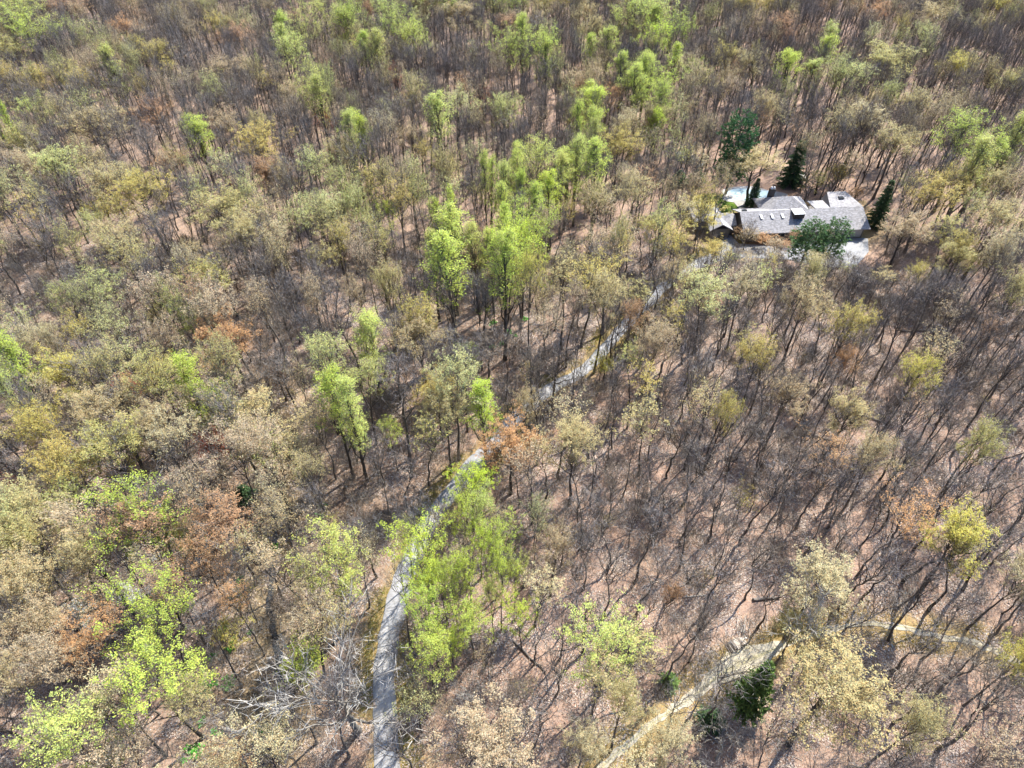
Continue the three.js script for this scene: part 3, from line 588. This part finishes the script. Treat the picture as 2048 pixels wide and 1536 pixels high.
const REST = {
  bare: ['bare_tree', 'bare tree', 'bare', 'tree', null, ['grey', 'mauve', 'brown', 'mauve']], tan: ['budding_tan_tree', 'thin-budded tan tree', 'bare', 'tree', ['T', 'K'], ['tan', 'brown']],
  yellow: ['budding_yellow_tree', 'thin-budded olive tree', 'bare', 'tree', ['O', 'P'], ['brown', 'tan']], russet: ['budding_russet_tree', 'thin-budded russet tree', 'bare', 'tree', ['R'], ['brown']], sapling: ['sapling', 'spindly young tree', 'sapling', 'sapling', ['T', 'O', 'K', null], ['brown', 'grey']],
};
for (const [kind, [name, look, fam, cat, tints, twigs]] of Object.entries(REST)) {
  const all = rest.filter((q) => q.kind === kind).map((q) => {
    const [u, v] = seat(q.x, q.h * 0.6, q.z), d = Math.hypot(q.x, q.z, 90);
    return { ...q, d: Math.abs(u) < 1.08 && v < 1.08 ? d / q.h : 1e4 + d };
  }).sort((a, b) => a.d - b.d);
  const bulk = new Map();
  all.forEach((q, i) => {
    const pat = patterns[q.leggy ? 'leggy' : fam][q.k % patterns[q.leggy ? 'leggy' : fam].length], bark = [BARK.dark, BARK.grey, BARK.brown, BARK.grey][(q.k >> 3) % 4], twig = TWIG[twigs[(q.k >> 2) % twigs.length]];
    const tint = tints && tints[(q.k >> 4) % tints.length], leaf = tint ? LEAF[tint][(q.k >> 5) % LEAF[tint].length] : null, sparse = kind !== 'yellow' && q.t < 0.5;
    const y = land(q.x, q.z);
    if (i < 290 && q.d < 1e4) {
      const size = q.h > 19 ? 'tall' : q.h > 15.5 || (kind === 'sapling' && q.h > 7.2) ? 'middling' : 'short', build = kind === 'sapling' ? '' : q.leggy ? 'slender ' : q.r > 3.6 ? 'broad ' : 'narrow ';
      const g = thing(name, '', cat, q.x, y, q.z, q.turn, '');
      told.push({ g, look: `${size} ${build}${look}`, at: seat(q.x, y + q.h * 0.7, q.z) });
      setTree(g, pat, q.h, q.r, bark, twig, leaf, sparse);
      g.rotation.x = q.lx; g.rotation.z = q.lz;
      return;
    }
    const m = new THREE.Matrix4().compose(V(q.x, y, q.z), new THREE.Quaternion().setFromEuler(new THREE.Euler(q.lx, q.turn, q.lz)), V(q.r / pat.r, q.h / pat.h, q.r / pat.r));
    const push = (pname, geo, mat) => { const k = pname + geo.uuid + mat.uuid; bulk.has(k) || bulk.set(k, { pname, geo, mat, ms: [] }); bulk.get(k).ms.push(m); };
    push('trunks', pat.stem, bark);
    if (pat.twigs) push('branches', pat.twigs, twig);
    const lv = sparse ? pat.thin : pat.leaves;
    if (lv && leaf) push('crowns', lv, leaf);
  });
  if (bulk.size) {
    const g = new THREE.Group();
    g.name = { bare: 'far_bare_woods', tan: 'far_tan_woods', yellow: 'far_olive_woods', russet: 'far_russet_woods', sapling: 'far_undergrowth' }[kind];
    g.userData = { kind: 'stuff', label: { bare: 'mass of grey leafless woods filling the distance', tan: 'mass of tan budding woods in the distance', yellow: 'mass of olive budding woods in the distance', russet: 'scatter of russet woods in the distance', sapling: 'undergrowth of young trees through the far woods' }[kind], category: 'woods' };
    scene.add(g);
    for (const { pname, geo, mat, ms } of bulk.values()) {
      const im = shade(new THREE.InstancedMesh(geo, mat, ms.length));
      im.name = pname;
      ms.forEach((m, k) => im.setMatrixAt(k, m));
      g.add(im);
    }
  }
}

{
  const byCell = {};
  for (const t of told) { t.cell = cellOf(t.at); (byCell[t.look + ' ' + t.cell] ??= []).push(t); }
  for (const list of Object.values(byCell)) {
    list.sort((a, b) => a.at[0] - b.at[0]);
    list.forEach((t, k) => {
      const n = list.length, where = `${t.look} in the ${t.cell} woods`;
      t.g.userData.label = n > 24 ? where : n === 1 ? `${where}, the only such one there` : n === 2 ? `${where}, the ${k ? 'right' : 'left'} one of two` : k === 0 ? `${where}, leftmost of ${NUM[n]}` : k === n - 1 ? `${where}, rightmost of ${NUM[n]}` : `${where}, ${ORD[k]} from left of ${NUM[n]}`;
      t.g.userData.group = `${t.look}s in the ${t.cell} woods`;
    });
  }
}

// ---------- house ----------
const shingleMap = canvasTexture(512, (g, S) => {
  const R = rng(21);
  for (let row = 0; row < 32; row++) for (let k = 0; k < 16; k++) {
    const v = 188 + R() * 58, o = row % 2 ? 16 : 0;
    g.fillStyle = `rgb(${v},${v - 3},${v - 4})`;
    g.fillRect(k * 32 - o, row * 16, 32, 16);
    if (o && k === 0) g.fillRect(S - o, row * 16, 32, 16);
  }
}, 6.4);
const roofMat = new THREE.MeshStandardMaterial({ color: lin(0.37, 0.365, 0.37), map: shingleMap, roughness: 0.9 });
const wallMat = new THREE.MeshStandardMaterial({ color: lin(0.16, 0.145, 0.13), roughness: 0.85 });
const trimMat = new THREE.MeshStandardMaterial({ color: lin(0.5, 0.47, 0.43), roughness: 0.7 });
const glassMat = new THREE.MeshPhysicalMaterial({ color: lin(0.03, 0.035, 0.04), roughness: 0.08 });
const whiteMat = new THREE.MeshStandardMaterial({ color: lin(0.78, 0.78, 0.76), roughness: 0.6 });
const sootMat = new THREE.MeshStandardMaterial({ color: lin(0.055, 0.05, 0.048), roughness: 0.9 });
// a flat slab over a polygon, thick downwards, uv in metres on its own plane
function slab(pts, thick) {
  const P = pts.map((q) => V(...q)), n = P[1].clone().sub(P[0]).cross(P[2].clone().sub(P[0])).normalize();
  if (n.y < 0) { P.reverse(); n.negate(); }
  const ex = V(1, 0, 0).addScaledVector(n, -n.x).normalize(), ey = n.clone().cross(ex), p = [], uv = [], ix = [], put = (q) => { p.push(q.x, q.y, q.z); uv.push(q.dot(ex), q.dot(ey)); return p.length / 3 - 1; };
  const low = P.map((q) => q.clone().addScaledVector(V(0, 1, 0), -thick));
  const fan = (list, flip) => { const s = list.map(put); for (let k = 1; k + 1 < s.length; k++) flip ? ix.push(s[0], s[k + 1], s[k]) : ix.push(s[0], s[k], s[k + 1]); };
  fan(P, false); fan(low, true);
  P.forEach((q, k) => fan([q, low[k], low[(k + 1) % P.length], P[(k + 1) % P.length]], false));
  const g = new THREE.BufferGeometry();
  g.setAttribute('position', new THREE.Float32BufferAttribute(p, 3));
  g.setAttribute('uv', new THREE.Float32BufferAttribute(uv, 2));
  g.setIndex(ix);
  g.computeVertexNormals();
  return g;
}
const boxAt = (x0, x1, y0, y1, z0, z1) => { const g = new THREE.BoxGeometry(x1 - x0, y1 - y0, z1 - z0); g.translate((x0 + x1) / 2, (y0 + y1) / 2, (z0 + z1) / 2); return g; };
{
  const house = thing('house', 'long grey-roofed house with many gables and skylights among the trees', 'house', 70, 0.02, -148, 0.08);
  const roof = (pts) => part('roof', slab(pts, 0.22), roofMat, house);
  const wall = (...b) => part('wall', boxAt(...b), wallMat, house);
  // centre block
  roof([[-14.3, 5.72, -0.8], [-1.4, 5.72, -0.8], [-1.4, 2.75, 4.5], [-14.3, 2.75, 4.5]]);
  roof([[-14.3, 5.74, -0.8], [-1.4, 5.74, -0.8], [-1.4, 3.6, -5.8], [-14.3, 3.6, -5.8]]);
  wall(-13.9, -1.8, 0, 2.9, -5.2, 3.8);
  part('gable_wall', slab([[-13.9, 2.9, -5.2], [-13.9, 5.4, -0.8], [-13.9, 2.9, 3.8]].map(([x, y, z]) => [x, y, z]), 0.02), wallMat, house);
  // low wing at the near end, its pyramid roof and its cross gable
  roof([[-21.8, 4.1, -2.6], [-14.6, 4.1, -2.6], [-14.6, 2.7, 0.3], [-21.8, 2.7, 0.3]]);
  roof([[-21.8, 4.12, -2.6], [-14.6, 4.12, -2.6], [-14.6, 2.75, -5.6], [-21.8, 2.75, -5.6]]);
  wall(-21.4, -14.5, 0, 2.75, -5.2, -0.2);
  const A = [-20.6, 5.3, -6], hip = [[-24.6, 2.72, -10], [-16.8, 2.72, -10], [-16.8, 2.72, -2.1], [-24.6, 2.72, -2.1]];
  hip.forEach((q, k) => roof([q, hip[(k + 1) % 4], A]));
  wall(-24.1, -17.2, 0, 2.7, -9.6, -2.5);
  roof([[-19, 4.16, -2.4], [-19, 4.16, 2], [-21.9, 2.5, 2], [-21.9, 2.5, -2.4]]);
  roof([[-19, 4.18, -2.4], [-19, 4.18, 2], [-16.1, 2.5, 2], [-16.1, 2.5, -2.4]]);
  wall(-21.3, -16.7, 0, 2.6, -0.3, 1.5);
  // tall hipped block behind
  const C0 = [-2.6, 6.9, -5.2], C1 = [0.2, 6.9, -5.2], ch = [[-7.6, 3.9, -10], [5, 3.9, -10], [5, 3.9, -0.9], [-7.6, 3.9, -0.9]];
  roof([ch[0], ch[1], C1, C0]); roof([ch[1], ch[2], C1]); roof([ch[2], ch[3], C0, C1]); roof([ch[3], ch[0], C0]);
  wall(-7, 4.4, 0, 3.9, -9.5, -1.3);
  // right hand block
  roof([[-1.3, 5.66, -1], [16.9, 5.66, -1], [17.4, 2.7, 4.5], [-1.3, 2.7, 4.5]]);
  roof([[4.9, 5.64, -1.05], [9, 5.64, -1.05], [9, 4.9, -6], [4.9, 4.9, -6]]);
  roof([[8.6, 5.68, -1.05], [16.9, 5.68, -1.05], [14.8, 6.5, -7.2], [10, 6.5, -7.2]]);
  part('dormer_wall', slab([[8.6, 5.4, -1.3], [10, 6.25, -7], [8.9, 4.7, -7]], 0.05), wallMat, house);
  wall(-1.7, 16.4, 0, 2.85, -6.8, 3.7);
  wall(9.2, 15.2, 2.85, 5.2, -6.6, -1.3);
  // roof fittings
  for (const x of [-9.6, -6.9, -4.3]) {
    const s = part('skylight', slab([[x, 5.32, 0.15], [x + 0.55, 5.32, 0.15], [x + 0.7, 4.72, 1.22], [x + 0.15, 4.72, 1.22]], 0.1), whiteMat, house);
    s.position.y = 0.12;
  }
  for (const [x, y, z] of [[-15.9, 4.02, -3.3], [-15.5, 4.0, -3.9]]) part('skylight', boxAt(x, x + 0.7, y, y + 0.14, z - 0.3, z + 0.1), glassMat, house);
  part('skylight', boxAt(-13.4, -12.2, 5.35, 5.6, -2.2, -1.5), glassMat, house);
  part('skylight', boxAt(12, 13.2, 6.2, 6.42, -5, -4), glassMat, house);
  const L0 = [-0.1, 6.75, 0.2], lh = [[-1.5, 5.85, -1.2], [1.3, 5.85, -1.2], [1.3, 5.85, 1.6], [-1.5, 5.85, 1.6]];
  const lantern = part('roof_lantern', boxAt(-1.4, 1.2, 4.6, 5.83, -1.1, 1.5), sootMat, house);
  lh.forEach((q, k) => part('pane', slab([q, lh[(k + 1) % 4], L0], 0.04), whiteMat, lantern));
  const ck = part('chimney', boxAt(-4.7, -3.3, 3, 7.6, -8.5, -7.5), sootMat, house);
  for (const x of [-4.35, -3.65]) { const pot = new THREE.CylinderGeometry(0.2, 0.26, 0.5, 10); pot.translate(x, 7.8, -8); part('chimney_pot', pot, whiteMat, ck); }
  // front openings
  for (const [x0, x1, y0, y1] of [[-12.6, -10.4, 0.9, 2.3], [-9.4, -7.2, 0.9, 2.3], [-5.8, -3.6, 0.9, 2.3], [1, 3.2, 0.9, 2.3]]) {
    const w = part('window', boxAt(x0, x1, y0, y1, 3.72, x0 < 0 ? 3.86 : 3.78), trimMat, house);
    part('pane', boxAt(x0 + 0.12, (x0 + x1) / 2 - 0.05, y0 + 0.12, y1 - 0.12, 3.8, 3.9), glassMat, w);
    part('pane', boxAt((x0 + x1) / 2 + 0.05, x1 - 0.12, y0 + 0.12, y1 - 0.12, 3.8, 3.9), glassMat, w);
  }
  for (const x of [6.6, 10, 13.3]) {
    const d = part('garage_door', boxAt(x, x + 2.7, 0.02, 2.3, 3.66, 3.78), trimMat, house);
    for (let k = 0; k < 4; k++) part('panel', boxAt(x + 0.1, x + 2.6, 0.1 + k * 0.55, 0.58 + k * 0.55, 3.76, 3.81), trimMat, d);
  }
  const dr = part('door', boxAt(-0.9, 0.1, 0.02, 2.15, 3.7, 3.8), sootMat, house);
  part('handle', boxAt(-0.05, 0.0, 1, 1.15, 3.8, 3.86), whiteMat, dr);
}
{
  const s = thing('garden_shed', 'small pale-roofed shed under the spruce beyond the pool', 'shed', 78.6, land(78.6, -172.6), -172.6, 0.2);
  part('wall', boxAt(-1.3, 1.3, 0, 1.9, -1, 1), wallMat, s);
  part('roof', slab([[-1.6, 2.35, 0], [1.6, 2.35, 0], [1.6, 1.85, 1.3], [-1.6, 1.85, 1.3]], 0.1), trimMat, s);
  part('roof', slab([[-1.6, 2.37, 0], [1.6, 2.37, 0], [1.6, 1.85, -1.3], [-1.6, 1.85, -1.3]], 0.1), trimMat, s);
  part('door', boxAt(-0.4, 0.4, 0.02, 1.7, 0.98, 1.05), sootMat, s);
}

// ---------- rocks, logs, small things ----------
function rockGeo(seed, r) {
  const g = new THREE.IcosahedronGeometry(r, 3), p = g.attributes.position, c = [], R = rng(seed), sx = 0.8 + R() * 0.7, sy = 0.4 + R() * 0.3, sz = 0.7 + R() * 0.5;
  for (let i = 0; i < p.count; i++) {
    const q = V(p.getX(i), p.getY(i), p.getZ(i)).normalize();
    const n = 1 + 0.38 * perlin.noise(q.x * 1.4 + seed, q.y * 1.4, q.z * 1.4) + 0.16 * perlin.noise(q.x * 4 + seed, q.y * 4, q.z * 4);
    const snap = Math.round(n * 7) / 7 * 0.5 + n * 0.5;
    p.setXYZ(i, q.x * r * snap * sx, q.y * r * snap * sy, q.z * r * snap * sz);
    const l = perlin.noise(q.x * 3 + seed, q.y * 3 + 5, q.z * 3), v = 0.85 + 0.5 * perlin.noise(q.x * 7, q.y * 7 + seed, q.z * 7);
    c.push(...(l > 0.22 ? [0.3, 0.33, 0.2].map((a) => a * v) : [0.42, 0.41, 0.385].map((a) => a * v)));
  }
  g.setAttribute('color', new THREE.Float32BufferAttribute(c, 3));
  g.deleteAttribute('normal'); g.deleteAttribute('uv');
  return g;
}
const rockMat = new THREE.MeshStandardMaterial({ vertexColors: true, roughness: 0.92 });
const rockGeos = Array.from({ length: 7 }, (_, k) => rockGeo(30 + k, 1));
{
  const R = rng(61), rocks = [];
  for (const [x, z] of [[-56.9, -69.5], [-53.8, -69.3], [-51.6, -65.7], [-54.4, -66.7], [-51, -62.8], [-50.6, -61.4], [-48.4, -60.7], [-52.3, -60.9], [-47.8, -57.7], [-48.1, -57.2], [-55.2, -55.5], [-52.8, -52.9], [-51.2, -51.7], [-57.9, -50.4], [-54, -50], [-63.9, -47.3], [-62.1, -45.7], [-60.6, -43.8], [-63.7, -48.4], [-61.9, -47.6], [-59.8, -49.6], [-56.5, -48.8], [-70.5, -60], [-67.1, -59.5], [-73.1, -48]]) {
    rocks.push([x, z, 0.7 + R() * 0.8, 'left']);
    for (let k = 0; k < 2; k++) rocks.push([x + (R() - 0.5) * 4.5, z + (R() - 0.5) * 3.5, 0.25 + R() * 0.45, 'left']);
  }
  for (const [x, z] of [[53.3, -83.4], [53.9, -81.5], [54, -84]]) rocks.push([x, z, 0.5 + R() * 0.4, 'right']);
  rocks.push([50.5, -186.4, 2.4, 'boulder'], [37.1, -36.8, 0.35, 'white'], [54, -182, 0.9, 'stone']);
  const say = { left: ['grey lichened rock in the rocky outcrop left of the stream', 'rocks of the outcrop left of the stream'], right: ['pale rock beside a fallen trunk on the right-hand slope', 'rocks on the right-hand slope'], boulder: ['big dark boulder in the woods beyond the pool lawn'], white: ['small white stone lying among brown leaves below the trail'], stone: ['lesser grey boulder beside the big one beyond the pool lawn'] };
  rocks.forEach(([x, z, r, where], k) => {
    const m = shade(new THREE.Mesh(rockGeos[k % rockGeos.length], rockMat));
    m.name = numbered(r > 0.85 ? 'boulder' : 'rock');
    m.position.set(x, land(x, z) + r * 0.1, z);
    m.rotation.set((R() - 0.5) * 0.4, R() * 6.3, (R() - 0.5) * 0.4);
    m.scale.setScalar(r);
    const size = where === 'left' ? (r > 0.85 ? 'large ' : r > 0.5 ? 'middling ' : 'small ') : '';
    m.userData = { label: size + say[where][0], category: 'rock' };
    if (say[where][1]) m.userData.group = size + say[where][1];
    scene.add(m);
  });
}
const logWood = woodMat(0.2, 0.165, 0.135), logPale = woodMat(0.42, 0.37, 0.31), cutWood = woodMat(0.5, 0.4, 0.28);
function logGeo(R, len, rad, forks) {
  const s = new Soup(), pts = [], tone = () => { const v = 0.7 + R() * 0.5; return [v, v, v]; };
  for (let k = 0; k <= 6; k++) pts.push(V((k / 6 - 0.5) * len, (R() - 0.5) * rad * 0.8, (R() - 0.5) * len * 0.03));
  s.tube(pts, pts.map((_, k) => rad * (1 - 0.55 * k / 6)), 7, tone);
  for (let k = 0; k < forks; k++) {
    const a = along(pts, 0.35 + R() * 0.6), L = len * (0.1 + R() * 0.2), q = (R() - 0.5) * 2.4, b = a.clone().add(V(Math.abs(Math.cos(q)) * L, L * R() * 0.5, Math.sin(q) * L));
    s.tube(pathBetween(a, b, 0, R, 3, 0.3), [rad * 0.4, rad * 0.3, rad * 0.2, rad * 0.08], 4, tone);
  }
  return s.geo(true);
}
[
  [-104, -130.7, -97.3, -132.7, 0.22, 0, 'upper dark log lying under the far left trees'], [-98.6, -124, -88.8, -120.7, 0.2, 1, 'long pale log lying under the far left trees'],
  [0.1, -42.4, 4.7, -37.8, 0.2, 0, 'slanting fallen trunk on the brown slope right of the lime-green trees'], [-38, -31.1, -33.4, -30.2, 0.28, 1, 'pale fallen log by the stream beside green leafy plants'],
  [35.6, -48.8, 39.7, -49.2, 0.26, 0, 'dark fallen log above the woodpile clearing'], [53.2, -81.5, 58.6, -78.6, 0.3, 0, 'thick dark log beside pale rocks on the right-hand slope'],
  [65.5, -85.2, 68.5, -83.4, 0.24, 0, 'short dark log high on the right-hand slope'], [81.7, -109.3, 92.6, -110.1, 0.24, 0, 'long level log far up the right-hand slope'],
  [-53.4, -54.6, -47.3, -52.5, 0.17, 1, 'slim pale log lying across the rocky outcrop'], [25.3, -49.2, 28.7, -49.5, 0.15, 1, 'thin pale log right of the orange shrub on the slope'], [-61.1, -79.8, -53.9, -82.7, 0.17, 1, 'pale fallen limb under the green trees left of the stream'],
  [-28, -41.5, -26.2, -41.3, 0.2, 1, 'short white birch log left of the driveway'],
].forEach(([x0, z0, x1, z1, rad, pale, label], k) => {
  const R = rng(800 + k), x = (x0 + x1) / 2, z = (z0 + z1) / 2, L = Math.hypot(x1 - x0, z1 - z0), g = thing('fallen_log', label, 'log', x, land(x, z) + rad * 0.8, z, -Math.atan2(z1 - z0, x1 - x0), 'fallen logs on the forest floor');
  part('stem', logGeo(R, L, rad, 3), pale ? logPale : logWood, g);
});
{
  const R = rng(31), x = 31.6, z = -42, g = thing('woodpile', 'stack of cut logs with pale ends beside the dirt trail', 'woodpile', x, land(x, z), z, 0.42);
  g.scale.setScalar(0.6);
  const ends = new THREE.CylinderGeometry(0.98, 0.98, 1, 9), body = new THREE.CylinderGeometry(1, 1, 1, 9);
  for (const q of [ends, body]) { q.rotateX(Math.PI / 2); q.setAttribute('color', new THREE.Float32BufferAttribute(new Array(q.attributes.position.count * 3).fill(1), 3)); }
  for (let row = 0; row < 5; row++) for (let k = 0; k < 17 - row * 2; k++) {
    const rad = 0.12 + R() * 0.07, len = 1.6 + R() * 0.7, m = part('log', body, R() < 0.5 ? logPale : logWood, g);
    m.position.set(-2.5 + (k + row) * 0.3 + R() * 0.06, 0.15 + row * 0.25, (R() - 0.5) * 0.5);
    m.rotation.set((R() - 0.5) * 0.12, (R() - 0.5) * 0.2, 0);
    m.scale.set(rad, rad, len);
    const e = part('cut_end', ends, cutWood, m);
    e.position.z = 0.01;
  }
}
{
  const x = 32.7, z = -42.5, g = thing('marker_cross', 'white wooden cross standing by the woodpile', 'cross', x, land(x, z), z, 0.15);
  g.scale.setScalar(0.55);
  part('post', boxAt(-0.1, 0.1, 0, 2.5, -0.06, 0.06), whiteMat, g);
  part('crossbar', boxAt(-0.5, 0.5, 1.75, 1.95, -0.055, 0.065), whiteMat, g);
}
for (const [x, z, n, label, group] of [[57.5, -48.8, 70, 'heap of grey poles and brush just above the dirt trail'], [34.4, -45, 30, 'thin scatter of cut poles behind the woodpile']]) {
  const R = rng(Math.round(x * 10)), g = thing('brush_pile', label, 'brush pile', x, land(x, z), z, 0.3);
  const pole = logGeo(R, 1, 0.02, 2);
  for (let k = 0; k < n; k++) {
    const L = 1.2 + R() * 2, m = part('pole', pole, R() < 0.4 ? logPale : logWood, g);
    m.position.set((R() - 0.5) * 4.6, 0.1 + R() * 0.9 * (1 - 0.3 * R()), (R() - 0.5) * 1.8);
    m.rotation.set(0, 1.1 + (R() - 0.5) * 0.9, (R() - 0.5) * 0.35);
    m.scale.set(L, 2.2, 2.2);
  }
}
// broad-leaved green plants in the wet ground
{
  const R = rng(91), mat = leafMat(0.1, 0.36, 0.04, 0.3), geos = [0, 1, 2].map(() => {
    const s = new Soup();
    for (let k = 0; k < 16; k++) {
      const q = k * 2.4 + R(), L = 0.4 + R() * 0.4, up = 0.25 + R() * 0.5, w = L * 0.28, v = 0.75 + R() * 0.5, c = [v, v, v], dx = Math.cos(q), dz = Math.sin(q), ox = (R() - 0.5) * 0.5, oz = (R() - 0.5) * 0.5;
      const a = s.v(ox, 0, oz, c), b = s.v(ox + dx * L * 0.55 - dz * w, up * L * 0.8, oz + dz * L * 0.55 + dx * w, c), d = s.v(ox + dx * L * 0.55 + dz * w, up * L * 0.8, oz + dz * L * 0.55 - dx * w, c), e = s.v(ox + dx * L, up * L * 0.7, oz + dz * L, c);
      s.tri(a, d, b); s.tri(b, d, e);
    }
    return s.geo();
  });
  const spots = [];
  for (const [x, z] of [[-41.6, -37.2], [-39.5, -36.8], [-38.4, -36.5], [-40.7, -35.2], [-40.4, -31.1], [-38.3, -31.1], [-40.5, -28.4], [-40, -28.7], [-41, -28.1], [-41.8, -45.3], [-38.2, -44.2], [-40.1, -42], [-41.4, -40.6], [-44.7, -67.7], [-31.9, -64.2], [-37.7, -58.1], [-42.5, -56.8], [-41.1, -52.1], [-32.6, -30.8], [-33.8, -31.7], [-31.2, -65], [-3, -104], [0, -108], [3, -113], [-4, -111], [-8, -97], [-12, -101]])
    for (let k = 0; k < 2; k++) spots.push([x + (R() - 0.5) * 1.8, z + (R() - 0.5) * 1.8]);
  for (const [x, z] of spots) {
    const up = z < -80, m = shade(new THREE.Mesh(pick(geos, R), mat));
    m.name = numbered('leafy_plant');
    m.position.set(x, land(x, z) + 0.02, z);
    m.rotation.y = R() * 6.3;
    m.scale.setScalar(0.6 + R() * 0.6);
    m.userData = { label: up ? 'low glossy green plant under the tall green trees beside the drive' : 'low glossy green plant in the wet ground by the stream', category: 'plant', group: up ? 'green plants under the tall trees' : 'green plants along the stream' };
    scene.add(m);
  }
}
// what nobody could count: grass on the verges, sticks and loose leaves on the floor
function scatter(name, label, geo, mat, n, seed, spot, size) {
  const R = rng(seed), ms = [];
  for (let tries = 0; ms.length < n && tries < n * 12; tries++) {
    const s = spot(R);
    if (!s) continue;
    const k = size(R);
    ms.push(new THREE.Matrix4().compose(V(s[0], land(s[0], s[1]) + 0.01, s[1]), new THREE.Quaternion().setFromEuler(new THREE.Euler(0, R() * 6.3, 0)), V(...k)));
  }
  const im = shade(new THREE.InstancedMesh(geo, mat, ms.length));
  ms.forEach((m, k) => im.setMatrixAt(k, m));
  im.name = name;
  im.userData = { kind: 'stuff', label, category: name.replace(/_/g, ' ').split(' ').pop() };
  scene.add(im);
}
const tuft = (seed, n, h, w, spread) => {
  const R = rng(seed), s = new Soup();
  for (let k = 0; k < n; k++) {
    const q = R() * 6.3, x = (R() - 0.5) * spread, z = (R() - 0.5) * spread, l = h * (0.6 + R() * 0.7), v = 0.7 + R() * 0.6, c = [v * (0.9 + R() * 0.3), v, v];
    const a = s.v(x - Math.sin(q) * w, 0, z + Math.cos(q) * w, c), b = s.v(x + Math.sin(q) * w, 0, z - Math.cos(q) * w, c), e = s.v(x + Math.cos(q) * l * 0.5, l, z + Math.sin(q) * l * 0.5, c);
    s.tri(a, b, e);
  }
  return s.geo();
};
const besides = (line, near, far) => (R) => {
  const p = line[Math.floor(R() * line.length)], q = R() * 6.3, d = near + R() * (far - near), x = p.x + Math.cos(q) * d, z = p.z + Math.sin(q) * d;
  return distTo(line, x, z) > near && noise(x, z, 3.7, 4) + noise(x, z, 11, 3) < 0.15 && distTo(driveLine, x, z) > 1.9 ? [x, z] : null;
};
const grassMat = leafMat(0.3, 0.31, 0.07, 0.3);
scatter('verge_grass', 'rough yellowish grass along the edges of the driveway', tuft(1, 26, 0.2, 0.03, 1), grassMat, 2600, 11, besides(driveLine, 2, 4.6), (R) => [1, 0.7 + R() * 0.7, 1]);
scatter('trail_grass', 'yellow-green grass along the dirt trail', tuft(2, 26, 0.2, 0.03, 1), leafMat(0.36, 0.33, 0.08, 0.3), 900, 12, besides(trailLine, 1.2, 3.4), (R) => [1, 0.7 + R() * 0.7, 1]);
scatter('lawn_grass', 'mown bright green grass of the lawn beside the pool', tuft(3, 40, 0.1, 0.03, 1), leafMat(0.16, 0.36, 0.04, 0.3), 260, 13, (R) => { const x = 48 + R() * 13, z = -167 + R() * 11; return inLawn(x, z) && !inPool(x, z, 0.3) ? [x, z] : null; }, () => [1, 1, 1]);
const onFloor = (R) => {
  const z = -16 - Math.pow(R(), 0.7) * 125, x = (R() * 2 - 1) * ((66 - z * 0.7) * 0.77 + 4);
  return distTo(driveLine, x, z) < 2.2 || inCourt(x, z, 1) || inHouse(x, z, 1) || (x > 0 && distTo(trailLine, x, z) < 1.5) ? null : [x, z];
};
{
  const brush = grow({ ...base0, seed: 650, shape: 'dome', h: 2.2, r: 1.4, base: 0.05, tr: 0.03, crook: 0.1, limbs: 9, boughs: 3, twigs: 4, leaves: 1, leaf: 0.14, clump: 0.15, twiglets: 2, fill: 0.3, twigL: 0.55, twigW: 0.034, snags: 0 });
  for (const [name, label, mat, n, seed] of [['brown_undergrowth', 'low leafless brown brush through the near woods', TWIG.brown, 2300, 71], ['grey_undergrowth', 'low leafless grey brush through the near woods', TWIG.grey, 1900, 72]])
    scatter(name, label, brush.twigs, mat, n, seed, (R) => { const s = onFloor(R); return s && noise(s[0], s[1], 16, 21 + seed) > -0.2 ? s : null; }, (R) => { const k = 0.6 + R(); return [k, k * (0.8 + R() * 0.5), k]; });
}
{
  const R = rng(55);
  scatter('fallen_sticks', 'dead sticks and branches strewn over the leaf litter', mergeGeometries([0, 1, 2].map((k) => { const g = logGeo(R, 1.4 + k * 0.5, 0.028, 4); g.rotateY(k * 1.9 + 0.4); g.translate((k - 1) * 0.9, 0.05, (k % 2) * 0.8); return g; })), logPale, 2600, 56, onFloor, (R) => [0.6 + R() * 0.9, 0.8, 0.6 + R() * 0.9]);
  const s = new Soup();
  for (let k = 0; k < 230; k++) {
    const x = (R() - 0.5) * 3.4, z = (R() - 0.5) * 3.4, q = R() * 6.3, l = 0.07 + R() * 0.09, w = l * (0.4 + R() * 0.3), t = R(), v = 0.7 + R() * 0.5, c = (t < 0.45 ? [0.46, 0.37, 0.315] : t < 0.75 ? [0.37, 0.27, 0.22] : t < 0.92 ? [0.6, 0.52, 0.43] : [0.23, 0.18, 0.15]).map((a) => a * v);
    const y = 0.015 + R() * 0.03, dx = Math.cos(q), dz = Math.sin(q);
    const a = s.v(x - dx * l, y + R() * 0.08, z - dz * l, c), b = s.v(x - dz * w, y, z + dx * w, c), d = s.v(x + dz * w, y, z - dx * w, c), e = s.v(x + dx * l, y + R() * 0.08, z + dz * l, c);
    s.tri(a, b, d); s.tri(b, e, d);
  }
  scatter('leaf_litter', 'loose dry brown and pinkish leaves covering the forest floor', s.geo(), leafMat(1, 1, 1, 0.12), 2600, 57, onFloor, () => [1, 1, 1]);
}
renderer.render(scene, camera);
